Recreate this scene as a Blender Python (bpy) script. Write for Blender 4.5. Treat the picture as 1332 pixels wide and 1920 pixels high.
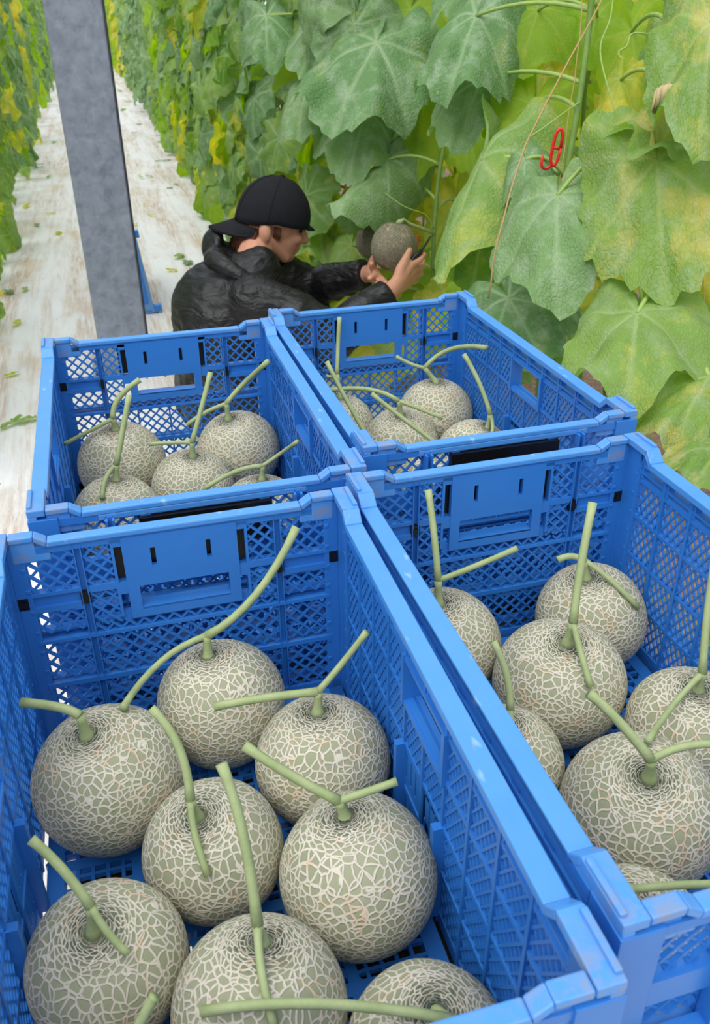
import bpy, bmesh, math, random
import numpy as np
from mathutils import Vector, Matrix, Euler

random.seed(7); rng = random.Random(11)
scene = bpy.context.scene
for o in list(bpy.data.objects): bpy.data.objects.remove(o)

# ------------------------------------------------------------------ camera
YAW, PITCH, ROLL, FPX, CAMZ = 0.2693, 0.5251, -0.0098, 1619.1, 1.2
fwd = Vector((math.sin(YAW)*math.cos(PITCH), math.cos(YAW)*math.cos(PITCH), -math.sin(PITCH)))
right0 = Vector((math.cos(YAW), -math.sin(YAW), 0)); up0 = right0.cross(fwd)
right = right0*math.cos(ROLL) + up0*math.sin(ROLL); up = right.cross(fwd)
camd = bpy.data.cameras.new('camera'); cam = bpy.data.objects.new('camera', camd)
scene.collection.objects.link(cam)
M = Matrix((right, up, -fwd)).transposed().to_4x4(); M.translation = (0, 0, CAMZ)
cam.matrix_world = M
camd.sensor_fit = 'VERTICAL'; camd.sensor_height = 24; camd.sensor_width = 24
camd.lens = FPX/1920*24; camd.clip_start = 0.02; camd.clip_end = 200
camd.dof.use_dof = True; camd.dof.focus_distance = 1.0; camd.dof.aperture_fstop = 9.0
scene.camera = cam

# ------------------------------------------------------------------ light
world = bpy.data.worlds.new('world'); scene.world = world; world.use_nodes = True
bg = world.node_tree.nodes['Background']
bg.inputs[0].default_value = (0.90, 0.96, 1.0, 1); bg.inputs[1].default_value = 0.78
sd = bpy.data.lights.new('sun', 'SUN'); sd.energy = 2.3; sd.angle = math.radians(70); sd.color = (1, 0.98, 0.95)
sun = bpy.data.objects.new('sun', sd); scene.collection.objects.link(sun)
sun.rotation_euler = Euler((math.radians(18), math.radians(-20), 0))
vs = scene.view_settings
vs.view_transform = 'Standard'; vs.look = 'None'; vs.gamma = 1; vs.use_curve_mapping = False
vs.exposure = 0.28

# ------------------------------------------------------------------ helpers
C = scene.collection
CAM = Vector((0, 0, CAMZ))
def ray(px, py): return fwd + right*((px-666)/FPX) - up*((py-960)/FPX)
def Wp(px, py, t): return CAM + ray(px, py)*t
def at_z(px, py, z):
    d = ray(px, py); return CAM + d*((z-CAMZ)/d.z)
def at_x(px, py, x):
    d = ray(px, py); return CAM + d*(x/d.x)

class MB:
    def __init__(s): s.v = []; s.f = []; s.smooth = False
    def add(s, vs, fs):
        n = len(s.v); s.v += [tuple(x) for x in vs]; s.f += [tuple(i+n for i in f) for f in fs]
    def box(s, x0, x1, y0, y1, z0, z1):
        s.add([(x0,y0,z0),(x1,y0,z0),(x1,y1,z0),(x0,y1,z0),(x0,y0,z1),(x1,y0,z1),(x1,y1,z1),(x0,y1,z1)],
              [(0,3,2,1),(4,5,6,7),(0,1,5,4),(1,2,6,5),(2,3,7,6),(3,0,4,7)])
    def prism(s, poly, fn, a, b):
        """poly of 2D points, fn(u,v,w)->xyz, extruded w=a..b"""
        n = len(poly); vs = [fn(u, v, a) for u, v in poly] + [fn(u, v, b) for u, v in poly]
        fs = [tuple(range(n))[::-1], tuple(range(n, 2*n))]
        for i in range(n):
            j = (i+1) % n; fs.append((i, j, n+j, n+i))
        s.add(vs, fs)
    def tube(s, pts, rad, n=8, cap=True):
        pts = [Vector(p) for p in pts]
        if not hasattr(rad, '__len__'): rad = [rad]*len(pts)
        vs = []; fs = []; prev = None
        for i, p in enumerate(pts):
            t = (pts[min(i+1, len(pts)-1)] - pts[max(i-1, 0)])
            if t.length < 1e-9: t = Vector((0,0,1))
            t.normalize()
            if prev is None:
                a = t.orthogonal().normalized()
            else:
                a = prev - t*prev.dot(t)
                a = a.normalized() if a.length > 1e-6 else t.orthogonal().normalized()
            prev = a; b = t.cross(a)
            for k in range(n):
                q = 2*math.pi*k/n
                vs.append(p + (a*math.cos(q) + b*math.sin(q))*rad[i])
        for i in range(len(pts)-1):
            for k in range(n):
                k2 = (k+1) % n
                fs.append((i*n+k, i*n+k2, (i+1)*n+k2, (i+1)*n+k))
        if cap:
            fs.append(tuple(range(n))[::-1]); fs.append(tuple((len(pts)-1)*n+k for k in range(n)))
        s.add(vs, fs)
    def lathe(s, prof, n=32, M=None):
        vs = []; fs = []
        for r, z in prof:
            for k in range(n):
                q = 2*math.pi*k/n; v = Vector((r*math.cos(q), r*math.sin(q), z)); vs.append(M @ v if M else v)
        for i in range(len(prof)-1):
            for k in range(n):
                k2 = (k+1) % n; fs.append((i*n+k, i*n+k2, (i+1)*n+k2, (i+1)*n+k))
        s.add(vs, fs)
    def ball(s, c, r, n=12, rot=None):
        """ellipsoid centre c radii r(3)"""
        if not hasattr(r, '__len__'): r = (r, r, r)
        vs = []; fs = []; m = n//2+1; c = Vector(c)
        for i in range(m+1):
            a = math.pi*i/m
            for k in range(n):
                q = 2*math.pi*k/n
                v = Vector((r[0]*math.sin(a)*math.cos(q), r[1]*math.sin(a)*math.sin(q), r[2]*math.cos(a)))
                vs.append(c + (rot @ v if rot else v))
        for i in range(m):
            for k in range(n):
                k2 = (k+1) % n; fs.append((i*n+k, (i+1)*n+k, (i+1)*n+k2, i*n+k2))
        s.add(vs, fs)
    def capsule(s, a, b, ra, rb, n=12):
        a = Vector(a); b = Vector(b); s.ball(a, ra, n); s.ball(b, rb, n)
        s.tube([a, b], [ra, rb], n)
    def mesh(s, name, mat, smooth=False):
        me = bpy.data.meshes.new(name); me.from_pydata(s.v, [], s.f)
        if mat: me.materials.append(mat)
        if smooth: me.polygons.foreach_set('use_smooth', [True]*len(me.polygons))
        me.update(); return me
    def build(s, name, mat, parent=None, smooth=False, bevel=0):
        return link(name, s.mesh(name, mat, smooth), parent, bevel)

def link(name, me, parent=None, bevel=0):
    o = bpy.data.objects.new(name, me); C.objects.link(o)
    if parent: o.parent = parent
    if bevel:
        m = o.modifiers.new('bevel', 'BEVEL'); m.width = bevel; m.segments = 2; m.limit_method = 'ANGLE'
    return o
def tag(o, label=None, cat=None, group=None, kind=None):
    if label: o['label'] = label
    if cat: o['category'] = cat
    if group: o['group'] = group
    if kind: o['kind'] = kind
    return o
def empty(name, loc=(0,0,0), rz=0):
    o = bpy.data.objects.new(name, None); C.objects.link(o); o.location = loc; o.rotation_euler = (0,0,rz); o.empty_display_size = .05
    return o
def remeshed(mb, name, mat, voxel, smooth_iter=3, parent=None):
    me = mb.mesh(name, None); o = bpy.data.objects.new(name, me); C.objects.link(o)
    bm = bmesh.new(); bm.from_mesh(me); bmesh.ops.remove_doubles(bm, verts=bm.verts, dist=1e-6)
    bmesh.ops.recalc_face_normals(bm, faces=bm.faces); bm.to_mesh(me); bm.free()
    r = o.modifiers.new('r', 'REMESH'); r.mode = 'VOXEL'; r.voxel_size = voxel
    sm = o.modifiers.new('s', 'SMOOTH'); sm.iterations = smooth_iter; sm.factor = .5
    dg = bpy.context.evaluated_depsgraph_get(); dg.update()
    m2 = bpy.data.meshes.new_from_object(o.evaluated_get(dg)); m2.name = name
    o.modifiers.clear(); o.data = m2; bpy.data.meshes.remove(me)
    m2.materials.clear(); m2.materials.append(mat)
    m2.polygons.foreach_set('use_smooth', [True]*len(m2.polygons))
    if parent: o.parent = parent
    return o

# ------------------------------------------------------------------ materials
class N:
    def __init__(s, name):
        s.m = bpy.data.materials.new(name); s.m.use_nodes = True; s.t = s.m.node_tree; s.n = s.t.nodes
        s.b = s.n['Principled BSDF']; s.out = s.n['Material Output']
    def new(s, typ, **kw):
        n = s.n.new(typ)
        for k, v in kw.items(): setattr(n, k, v)
        return n
    def l(s, a, b): s.t.links.new(a, b)
    def val(s, sock, v):
        if hasattr(v, 'links') or isinstance(v, bpy.types.NodeSocket): s.l(v, sock)
        else: sock.default_value = v
    def math(s, op, a, b=None, c=None, clamp=False):
        n = s.new('ShaderNodeMath', operation=op, use_clamp=clamp); s.val(n.inputs[0], a)
        if b is not None: s.val(n.inputs[1], b)
        if c is not None: s.val(n.inputs[2], c)
        return n.outputs[0]
    def noise(s, vec, scale, detail=3, rough=.55, dist=0):
        n = s.new('ShaderNodeTexNoise'); s.l(vec, n.inputs['Vector']); n.inputs['Scale'].default_value = scale
        n.inputs['Detail'].default_value = detail; n.inputs['Roughness'].default_value = rough; n.inputs['Distortion'].default_value = dist
        return n.outputs['Fac']
    def ramp(s, fac, stops):
        n = s.new('ShaderNodeValToRGB'); s.l(fac, n.inputs[0]); e = n.color_ramp.elements
        while len(e) < len(stops): e.new(.5)
        for el, (p, c) in zip(e, stops):
            el.position = p; el.color = (c if hasattr(c, '__len__') else (c, c, c)) + ((1,) if not hasattr(c, '__len__') or len(c) == 3 else ())
        return n.outputs[0]
    def mix(s, fac, a, b, blend='MIX'):
        n = s.new('ShaderNodeMix', data_type='RGBA', blend_type=blend); s.val(n.inputs[0], fac)
        for i, v in ((6, a), (7, b)):
            if isinstance(v, tuple): n.inputs[i].default_value = v if len(v) == 4 else v + (1,)
            else: s.l(v, n.inputs[i])
        return n.outputs[2]
    def mapping(s, vec, scale=(1,1,1), loc=None):
        n = s.new('ShaderNodeMapping'); s.l(vec, n.inputs[0]); n.inputs['Scale'].default_value = scale
        if loc is not None: s.val(n.inputs['Location'], loc)
        return n.outputs[0]
    def obj(s): return s.new('ShaderNodeTexCoord').outputs['Object']
    def rand(s): return s.new('ShaderNodeObjectInfo').outputs['Random']
    def pos(s): return s.new('ShaderNodeNewGeometry').outputs['Position']
    def base(s, c):
        if isinstance(c, tuple): s.b.inputs['Base Color'].default_value = c + (1,)
        else: s.l(c, s.b.inputs['Base Color'])
    def rough(s, v): s.val(s.b.inputs['Roughness'], v)
    def spec(s, v): s.val(s.b.inputs['Specular IOR Level'], v)
    def bump(s, h, strength=.5, dist=.01):
        n = s.new('ShaderNodeBump'); n.inputs['Strength'].default_value = strength; n.inputs['Distance'].default_value = dist
        s.l(h, n.inputs['Height']); s.l(n.outputs[0], s.b.inputs['Normal']); return n.outputs[0]

def srgb(r, g, b):
    f = lambda c: (c/255/12.92 if c/255 < .04045 else ((c/255+.055)/1.055)**2.4)
    return (f(r), f(g), f(b))

def simple(name, col, rough=.5, spec=.5, metal=0, var=.0, scale=30):
    m = N(name); m.rough(rough); m.spec(spec); m.b.inputs['Metallic'].default_value = metal
    if var:
        f = m.noise(m.obj(), scale, 4)
        m.base(m.mix(f, tuple(c*(1-var) for c in col), tuple(min(1, c*(1+var)) for c in col)))
    else: m.base(col)
    return m.m

def mat_blue():
    m = N('blue_plastic'); p = m.obj()
    f = m.noise(p, 14, 4)
    c = m.mix(f, srgb(42, 114, 200), srgb(54, 128, 211))
    m.base(c); m.rough(.36); m.spec(.45)
    m.bump(m.noise(p, 300, 2), .04, .002)
    return m.m
def mat_rim():
    m = N('worn_lit_blue_plastic'); p = m.obj()
    f = m.noise(p, 14, 4)
    c = m.mix(f, srgb(66, 138, 216), srgb(84, 152, 226))  # lighter blue than the walls: light on the rim tops painted in
    # chalky stress marks
    s = m.noise(m.mapping(p, (60, 28, 40)), 1.0, 2, .5)
    c = m.mix(m.math('MULTIPLY', m.ramp(s, [(.66, 0.), (.74, 1.)]), .35), c, srgb(190, 215, 240))
    # grey-brown scuffs, thicker towards the ends of the crate
    sep = m.new('ShaderNodeSeparateXYZ'); m.l(p, sep.inputs[0])
    ay = m.math('ABSOLUTE', sep.outputs[1]); ax = m.math('ABSOLUTE', sep.outputs[0])
    endm = m.math('MAXIMUM', m.ramp(ay, [(.225, 0.05), (.275, 1.)]), m.ramp(ax, [(.09, .05), (.15, 1.)]))
    d = m.ramp(m.noise(p, 55, 6, .7), [(.45, 0.), (.62, 1.)])
    c = m.mix(m.math('MULTIPLY', m.math('MULTIPLY', d, endm), .5), c, srgb(146, 140, 132))
    m.base(c); m.rough(.33); m.spec(.5); m.bump(m.noise(p, 200, 3), .06, .002)
    return m.m

def net_group():
    """distance field of the rind's net: Vector, Random -> Distance, with the cells pulled into rings round the stalk"""
    g = bpy.data.node_groups.new('net_field', 'ShaderNodeTree')
    g.interface.new_socket('Vector', in_out='INPUT', socket_type='NodeSocketVector')
    g.interface.new_socket('Random', in_out='INPUT', socket_type='NodeSocketFloat')
    g.interface.new_socket('Scale', in_out='INPUT', socket_type='NodeSocketFloat')
    g.interface.new_socket('Distance', in_out='OUTPUT', socket_type='NodeSocketFloat')
    g.interface.new_socket('Vector', in_out='OUTPUT', socket_type='NodeSocketVector')
    m = N.__new__(N); m.t = g; m.n = g.nodes
    gi = m.new('NodeGroupInput'); go = m.new('NodeGroupOutput')
    p, r, sc_ = gi.outputs[0], gi.outputs[1], gi.outputs[2]
    sep = m.new('ShaderNodeSeparateXYZ'); m.l(p, sep.inputs[0]); x, y, z = sep.outputs
    rr = m.math('SQRT', m.math('ADD', m.math('MULTIPLY', x, x), m.math('MULTIPLY', y, y)))
    top = m.math('GREATER_THAN', z, 0.0)
    near = m.math('MULTIPLY', m.math('SUBTRACT', 1.0, m.math('DIVIDE', rr, .056), clamp=True), top)
    zz = m.math('SUBTRACT', m.math('MULTIPLY', z, 1.25), m.math('MULTIPLY', m.math('POWER', near, 1.6), .135))
    comb = m.new('ShaderNodeCombineXYZ'); m.l(x, comb.inputs[0]); m.l(y, comb.inputs[1]); m.l(zz, comb.inputs[2])
    off = m.new('ShaderNodeCombineXYZ')
    for i in range(3): m.val(off.inputs[i], m.math('MULTIPLY', r, 7.3+2.1*i))
    add = m.new('ShaderNodeVectorMath', operation='ADD'); m.l(comb.outputs[0], add.inputs[0]); m.l(off.outputs[0], add.inputs[1])
    nz = m.new('ShaderNodeTexNoise'); m.l(add.outputs[0], nz.inputs['Vector']); nz.inputs['Scale'].default_value = 60; nz.inputs['Detail'].default_value = 1
    sub = m.new('ShaderNodeVectorMath', operation='SUBTRACT'); m.l(nz.outputs['Color'], sub.inputs[0]); sub.inputs[1].default_value = (.5,.5,.5)
    sc = m.new('ShaderNodeVectorMath', operation='SCALE'); m.l(sub.outputs[0], sc.inputs[0]); sc.inputs['Scale'].default_value = .009
    ad2 = m.new('ShaderNodeVectorMath', operation='ADD'); m.l(add.outputs[0], ad2.inputs[0]); m.l(sc.outputs[0], ad2.inputs[1])
    v = m.new('ShaderNodeTexVoronoi', feature='DISTANCE_TO_EDGE'); m.l(ad2.outputs[0], v.inputs['Vector']); m.l(sc_, v.inputs['Scale']); v.inputs['Randomness'].default_value = 1.
    m.l(v.outputs['Distance'], go.inputs[0]); m.l(add.outputs[0], go.inputs[1])
    return g
NETG = net_group()
def mat_melon(name='melon_rind', cell=132., width=.00124, sk=((136, 142, 112), (164, 166, 136)), nt=((196, 188, 168), (220, 213, 198))):
    m = N(name); p = m.obj(); r = m.rand()
    def field(vec):
        n = m.new('ShaderNodeGroup'); n.node_tree = NETG; m.l(vec, n.inputs[0]); m.l(r, n.inputs[1]); n.inputs[2].default_value = cell; return n
    def vm(op, a, b=None, scale=None):
        n = m.new('ShaderNodeVectorMath', operation=op)
        for i, q in ((0, a), (1, b)):
            if q is None: continue
            if isinstance(q, tuple): n.inputs[i].default_value = q
            else: m.l(q, n.inputs[i])
        if scale is not None: n.inputs['Scale'].default_value = scale
        return n.outputs[0]
    nrm = vm('NORMALIZE', p); t1 = vm('NORMALIZE', vm('CROSS_PRODUCT', nrm, (.03, .02, 1.))); t2 = vm('CROSS_PRODUCT', nrm, t1)
    e = .0004
    f0 = field(p); d0 = f0.outputs[0]; q = f0.outputs[1]
    da = m.math('SUBTRACT', field(vm('ADD', p, vm('SCALE', t1, scale=e))).outputs[0], d0)
    db = m.math('SUBTRACT', field(vm('ADD', p, vm('SCALE', t2, scale=e))).outputs[0], d0)
    gr = m.math('SQRT', m.math('ADD', m.math('MULTIPLY', da, da), m.math('MULTIPLY', db, db)))
    gr = m.math('MAXIMUM', m.math('DIVIDE', gr, e), cell*.45)
    dist = m.math('DIVIDE', d0, gr)                                    # metres to the nearest net line, along the rind
    sep = m.new('ShaderNodeSeparateXYZ'); m.l(p, sep.inputs[0]); x, y, z = sep.outputs
    rr = m.math('SQRT', m.math('ADD', m.math('MULTIPLY', x, x), m.math('MULTIPLY', y, y)))
    top = m.math('GREATER_THAN', z, 0.0)
    wv = m.math('MULTIPLY_ADD', m.noise(q, 40, 2), width*.9, width*.55)
    wv = m.math('MULTIPLY', wv, m.math('MAXIMUM', m.ramp(rr, [(.010, .42), (.034, 1.)]), m.math('SUBTRACT', 1.0, top)))    # finer lines close to the stalk
    net = m.math('SUBTRACT', 1.0, m.math('DIVIDE', dist, wv), clamp=True)
    col = m.ramp(net, [(.0, 0.), (.22, 1.)])
    cap = m.math('MULTIPLY', m.ramp(rr, [(.006, 1.), (.010, 0.)]), top)
    keep = m.math('SUBTRACT', 1.0, cap); col = m.math('MULTIPLY', col, keep)
    g = m.noise(q, 18, 3)
    skin = m.mix(g, srgb(*sk[0]), srgb(*sk[1]))
    ring = m.math('MULTIPLY', m.ramp(rr, [(.012, 1.), (.034, 0.)]), top)
    skin = m.mix(m.math('MULTIPLY', ring, m.ramp(m.noise(q, 60, 2), [(.3, .6), (.6, 1.)])), skin, srgb(34, 52, 38))
    nc = m.mix(m.noise(q, 35, 3), srgb(*nt[0]), srgb(*nt[1]))
    warm = m.ramp(m.noise(q, 42, 2, .5, 1.0), [(.58, 0.), (.66, 1.)])
    nc = m.mix(m.math('MULTIPLY', warm, .6), nc, srgb(212, 178, 146))
    m.base(m.mix(col, skin, nc)); m.rough(.62); m.spec(.25)
    m.bump(m.math('MULTIPLY', m.ramp(net, [(.0, 0.), (.5, 1.)]), keep), .7, .0016)
    return m.m

def mat_stem():
    m = N('melon_stem'); p = m.obj()
    f = m.noise(m.mapping(p, (60, 60, 25)), 1, 3)
    m.base(m.mix(f, srgb(130, 150, 94), srgb(178, 187, 140))); m.rough(.55); m.spec(.3)
    m.bump(m.noise(p, 350, 2), .2, .002)
    return m.m

def mat_leaf(name, ca, cb, cv, yellow, ycol, bloom, trans):
    m = N(name); p = m.obj(); r = m.rand()
    off = m.new('ShaderNodeVectorMath', operation='ADD'); m.l(p, off.inputs[0])
    cx = m.new('ShaderNodeCombineXYZ')
    for i in range(3): m.val(cx.inputs[i], m.math('MULTIPLY', r, 13.+5*i))
    m.l(cx.outputs[0], off.inputs[1]); q = off.outputs[0]
    at = m.new('ShaderNodeAttribute'); at.attribute_name = 'vein'; vein = at.outputs['Fac']
    tn = m.new('ShaderNodeAttribute'); tn.attribute_name = 'tint'
    hue = m.math('FRACT', m.math('ADD', r, tn.outputs['Fac']))
    c = m.mix(hue, ca, cb)
    c = m.mix(m.math('MULTIPLY', m.noise(q, 6, 3), .5), c, tuple(k*.7 for k in ca))
    yv = m.ramp(m.noise(q, 3.2, 5, .65), [(.62-yellow*.35, 0.), (.78-yellow*.3, 1.)])
    c = m.mix(m.math('MULTIPLY', yv, min(1., .45+yellow)), c, ycol)
    bl = m.math('MAXIMUM', m.ramp(m.noise(q, 6.5, 6, .72), [(.47, 0.), (.68, 1.)]), m.math('MULTIPLY', vein, m.ramp(m.noise(q, 2.5, 2), [(.42, 0.), (.6, .9)])))
    c = m.mix(m.math('MULTIPLY', bl, bloom), c, srgb(176, 192, 170))
    sp = m.ramp(m.noise(q, 26, 3, .6), [(.68, 0.), (.74, 1.)])
    c = m.mix(m.math('MULTIPLY', sp, .35), c, srgb(206, 190, 120))
    c = m.mix(m.math('MULTIPLY', vein, .42), c, cv)
    m.base(c); m.rough(.58); m.spec(.28)
    v = m.new('ShaderNodeTexVoronoi', feature='DISTANCE_TO_EDGE'); m.l(q, v.inputs['Vector']); v.inputs['Scale'].default_value = 40
    h = m.math('ADD', m.ramp(v.outputs['Distance'], [(.0, 0.), (.2, 1.)]), m.math('MULTIPLY', vein, -1.2))
    nb = m.bump(h, .30, .014)
    tr = m.new('ShaderNodeBsdfTranslucent'); m.l(nb, tr.inputs['Normal'])
    hs = m.new('ShaderNodeHueSaturation'); m.l(c, hs.inputs['Color']); hs.inputs['Saturation'].default_value = 1.25; hs.inputs['Value'].default_value = 1.7
    m.l(hs.outputs[0], tr.inputs['Color'])
    mx = m.new('ShaderNodeMixShader'); mx.inputs[0].default_value = trans
    m.l(m.b.outputs[0], mx.inputs[1]); m.l(tr.outputs[0], mx.inputs[2]); m.l(mx.outputs[0], m.out.inputs['Surface'])
    return m.m

def mat_sheet():
    m = N('white_mulch_sheet'); p = m.pos()
    st = m.noise(m.mapping(p, (9, .7, 1)), 1, 6, .65, .3)
    fine = m.noise(m.mapping(p, (70, 5, 1)), 1, 4, .7)
    blot = m.noise(m.mapping(p, (3.4, 1.6, 1)), 1, 5, .65)
    c = m.mix(m.noise(p, 3, 3), srgb(232, 232, 234), srgb(214, 214, 218))
    dirt = m.math('MULTIPLY', m.ramp(st, [(.44, 0.), (.62, 1.)]), m.ramp(fine, [(.38, .15), (.60, 1.)]))
    c = m.mix(m.math('MULTIPLY', dirt, .8), c, srgb(176, 142, 106))
    c = m.mix(m.math('MULTIPLY', m.ramp(blot, [(.52, 0.), (.68, 1.)]), .6), c, srgb(192, 166, 132))
    sp = m.ramp(m.noise(p, 38, 2), [(.73, 0.), (.76, 1.)])
    c = m.mix(m.math('MULTIPLY', sp, .8), c, srgb(110, 84, 60))
    m.base(c); m.rough(.5); m.spec(.3)
    m.bump(m.math('ADD', fine, m.math('MULTIPLY', m.noise(p, 7, 4), 2.)), .35, .02)
    return m.m
def mat_soil():
    m = N('gravelly_soil'); p = m.pos()
    v = m.new('ShaderNodeTexVoronoi'); m.l(p, v.inputs['Vector']); v.inputs['Scale'].default_value = 55
    c = m.mix(m.noise(p, 5, 4), srgb(132, 104, 88), srgb(172, 146, 128))
    c = m.mix(.35, c, v.outputs['Color'], 'SOFT_LIGHT')
    m.base(c); m.rough(.9); m.bump(v.outputs['Distance'], .8, .02)
    return m.m
def mat_zinc():
    m = N('galvanised_steel'); p = m.obj()
    f = m.noise(p, 22, 6, .62, .4); s = m.noise(m.mapping(p, (9, 9, 1.6)), 1, 4, .6)
    v = m.new('ShaderNodeTexVoronoi'); m.l(p, v.inputs['Vector']); v.inputs['Scale'].default_value = 85
    c = m.mix(m.ramp(f, [(.3, 0.), (.7, 1.)]), srgb(104, 114, 130), srgb(158, 167, 182))
    c = m.mix(m.math('MULTIPLY', s, .4), c, srgb(126, 130, 146))
    bw = m.new('ShaderNodeRGBToBW'); m.l(v.outputs['Color'], bw.inputs[0])
    c = m.mix(m.math('MULTIPLY', bw.outputs[0], .22), c, srgb(172, 178, 190))
    m.base(c); m.b.inputs['Metallic'].default_value = .25; m.rough(m.math('MULTIPLY_ADD', f, .3, .4))
    return m.m
def mat_jacket():
    m = N('wet_black_nylon'); p = m.obj()
    w = m.noise(m.mapping(p, (7, 5, 20)), 1, 3, .5, 1.6); w2 = m.noise(p, 60, 3, .6, .8)
    m.base(m.mix(m.noise(p, 8, 3), (.0045, .0045, .0052), (.011, .011, .013)))
    m.rough(m.math('MULTIPLY_ADD', m.noise(p, 30, 4), .5, .18)); m.spec(.36)
    m.bump(m.math('ADD', w, m.math('MULTIPLY', w2, .07)), .55, .03)
    return m.m
def mat_skin():
    m = N('skin'); p = m.obj(); f = m.noise(p, 40, 3)
    m.base(m.mix(f, srgb(178, 126, 102), srgb(200, 148, 122))); m.rough(.5); m.spec(.35)
    m.b.inputs['Subsurface Weight'].default_value = .12; m.b.inputs['Subsurface Radius'].default_value = (.012, .005, .003)
    m.b.inputs['Subsurface Scale'].default_value = .5
    m.bump(m.noise(p, 160, 2), .12, .003)
    return m.m

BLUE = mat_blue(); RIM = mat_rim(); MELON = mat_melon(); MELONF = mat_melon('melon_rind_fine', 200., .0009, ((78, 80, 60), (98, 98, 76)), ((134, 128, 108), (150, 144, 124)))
STEM = mat_stem(); SHEET = mat_sheet(); SOIL = mat_soil(); ZINC = mat_zinc()
JACKET = mat_jacket(); SKIN = mat_skin()
BLACKP = simple('black_plastic', (.006, .006, .007), .3, .5, var=.2)
CAPM = simple('black_cap_cloth', (.010, .0105, .014), .85, .2, var=.3, scale=60)
HAIR = simple('auburn_hair', srgb(92, 52, 30), .55, .35, var=.5, scale=90)
TROUSER = simple('dark_trousers', (.012, .012, .014), .8, .2, var=.3)
RUBBER = simple('black_rubber', (.01, .01, .01), .6, .3, var=.2)
EYEM = simple('dark_eye', (.01, .008, .007), .2, .5, var=.1)
RED = simple('red_plastic', srgb(214, 28, 30), .35, .5, var=.15)
TWINE = simple('tan_twine', srgb(176, 146, 104), .9, .1, var=.3, scale=300)
VINE = simple('green_vine', srgb(104, 134, 62), .6, .3, var=.3, scale=40)
PETI = simple('pale_petiole', srgb(148, 174, 92), .55, .3, var=.2, scale=30)
STEEL = simple('dark_steel', (.05, .05, .055), .4, .5, .6, var=.2)
DECK = simple('dark_deck', (.03, .028, .026), .8, .2, var=.3)
DRY = simple('dry_leaf', srgb(196, 178, 134), .8, .15, var=.3, scale=25)
LG = [
 mat_leaf('leaf_deep_green', srgb(104, 144, 90), srgb(134, 166, 106), srgb(182, 204, 160), .10, srgb(176, 184, 92), .55, .25),
 mat_leaf('leaf_mid_green', srgb(120, 158, 80), srgb(154, 182, 96), srgb(192, 210, 158), .25, srgb(192, 194, 96), .35, .35),
 mat_leaf('leaf_yellow_green', srgb(164, 182, 74), srgb(190, 198, 88), srgb(216, 218, 150), .50, srgb(222, 206, 104), .15, .55),
 mat_leaf('leaf_backlit_green', srgb(136, 174, 58), srgb(170, 194, 68), srgb(194, 212, 118), .22, srgb(198, 198, 76), .10, .6),  # brighter, yellower green: backlighting painted into the leaf colour
 mat_leaf('leaf_mottled', srgb(122, 158, 72), srgb(142, 172, 84), srgb(196, 208, 140), .34, srgb(206, 192, 108), .42, .32),
]

# ------------------------------------------------------------------ ground
def ground():
    mb = MB(); mb.box(-14, 16, -3, 60, -.06, -.012); tag(mb.build('ground', SOIL), kind='structure')
    nx, ny = 34, 150
    xs = np.linspace(-1.0, 1.0, nx); ys = np.concatenate([np.linspace(-.5, 12, 110), np.linspace(12.3, 45, 40)])
    r = np.random.RandomState(3); mb = MB(); vs = []; fs = []
    ph = r.rand(6)*6
    for j, y in enumerate(ys):
        for i, x in enumerate(xs):
            z = .004*math.sin(x*9+ph[0]+.4*math.sin(y*1.3)) + .003*math.sin(x*23+y*.6+ph[1]) + .003*math.sin(y*4.1+x*3+ph[2])
            e = max(0, abs(x)-.86)/.14; z += -.02*e*e + .010*math.sin(y*3+ph[3])*e
            vs.append((x + .02*math.sin(y*2.2+ph[4])*abs(x)**4, y, z+.002))
    for j in range(ny-1):
        for i in range(nx-1):
            a = j*nx+i; fs.append((a, a+1, a+nx+1, a+nx))
    mb.add(vs, fs); tag(mb.build('floor', SHEET, smooth=True), kind='structure')
ground()

# ------------------------------------------------------------------ steel post
def post():
    y0 = 3.26
    e = empty('steel_post', (0, y0, 0)); tag(e, 'galvanised grey steel post rising beside the crouching picker', 'post')
    w = .092; mb = MB(); fn = lambda u, v, z: (u, v, z)
    mb.box(-w, w, 0, .10, 0, 2.7); o = mb.build('post_column', ZINC, e, bevel=.008)
    mb = MB(); mb.box(w-.004, w+.003, -.002, .102, 0, 2.7); mb.build('edge_lip', STEEL, e)
    mb = MB(); mb.box(-.13, .13, -.04, .14, 0, .012); mb.build('base_plate', ZINC, e, bevel=.003)
    for sx in (-.11, .11):
        for sy in (-.02, .12):
            mb = MB(); mb.lathe([(0, .026), (.009, .026), (.009, .012)], 6, Matrix.Translation((sx, sy, 0))); mb.build('bolt', STEEL, e)
post()

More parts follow.
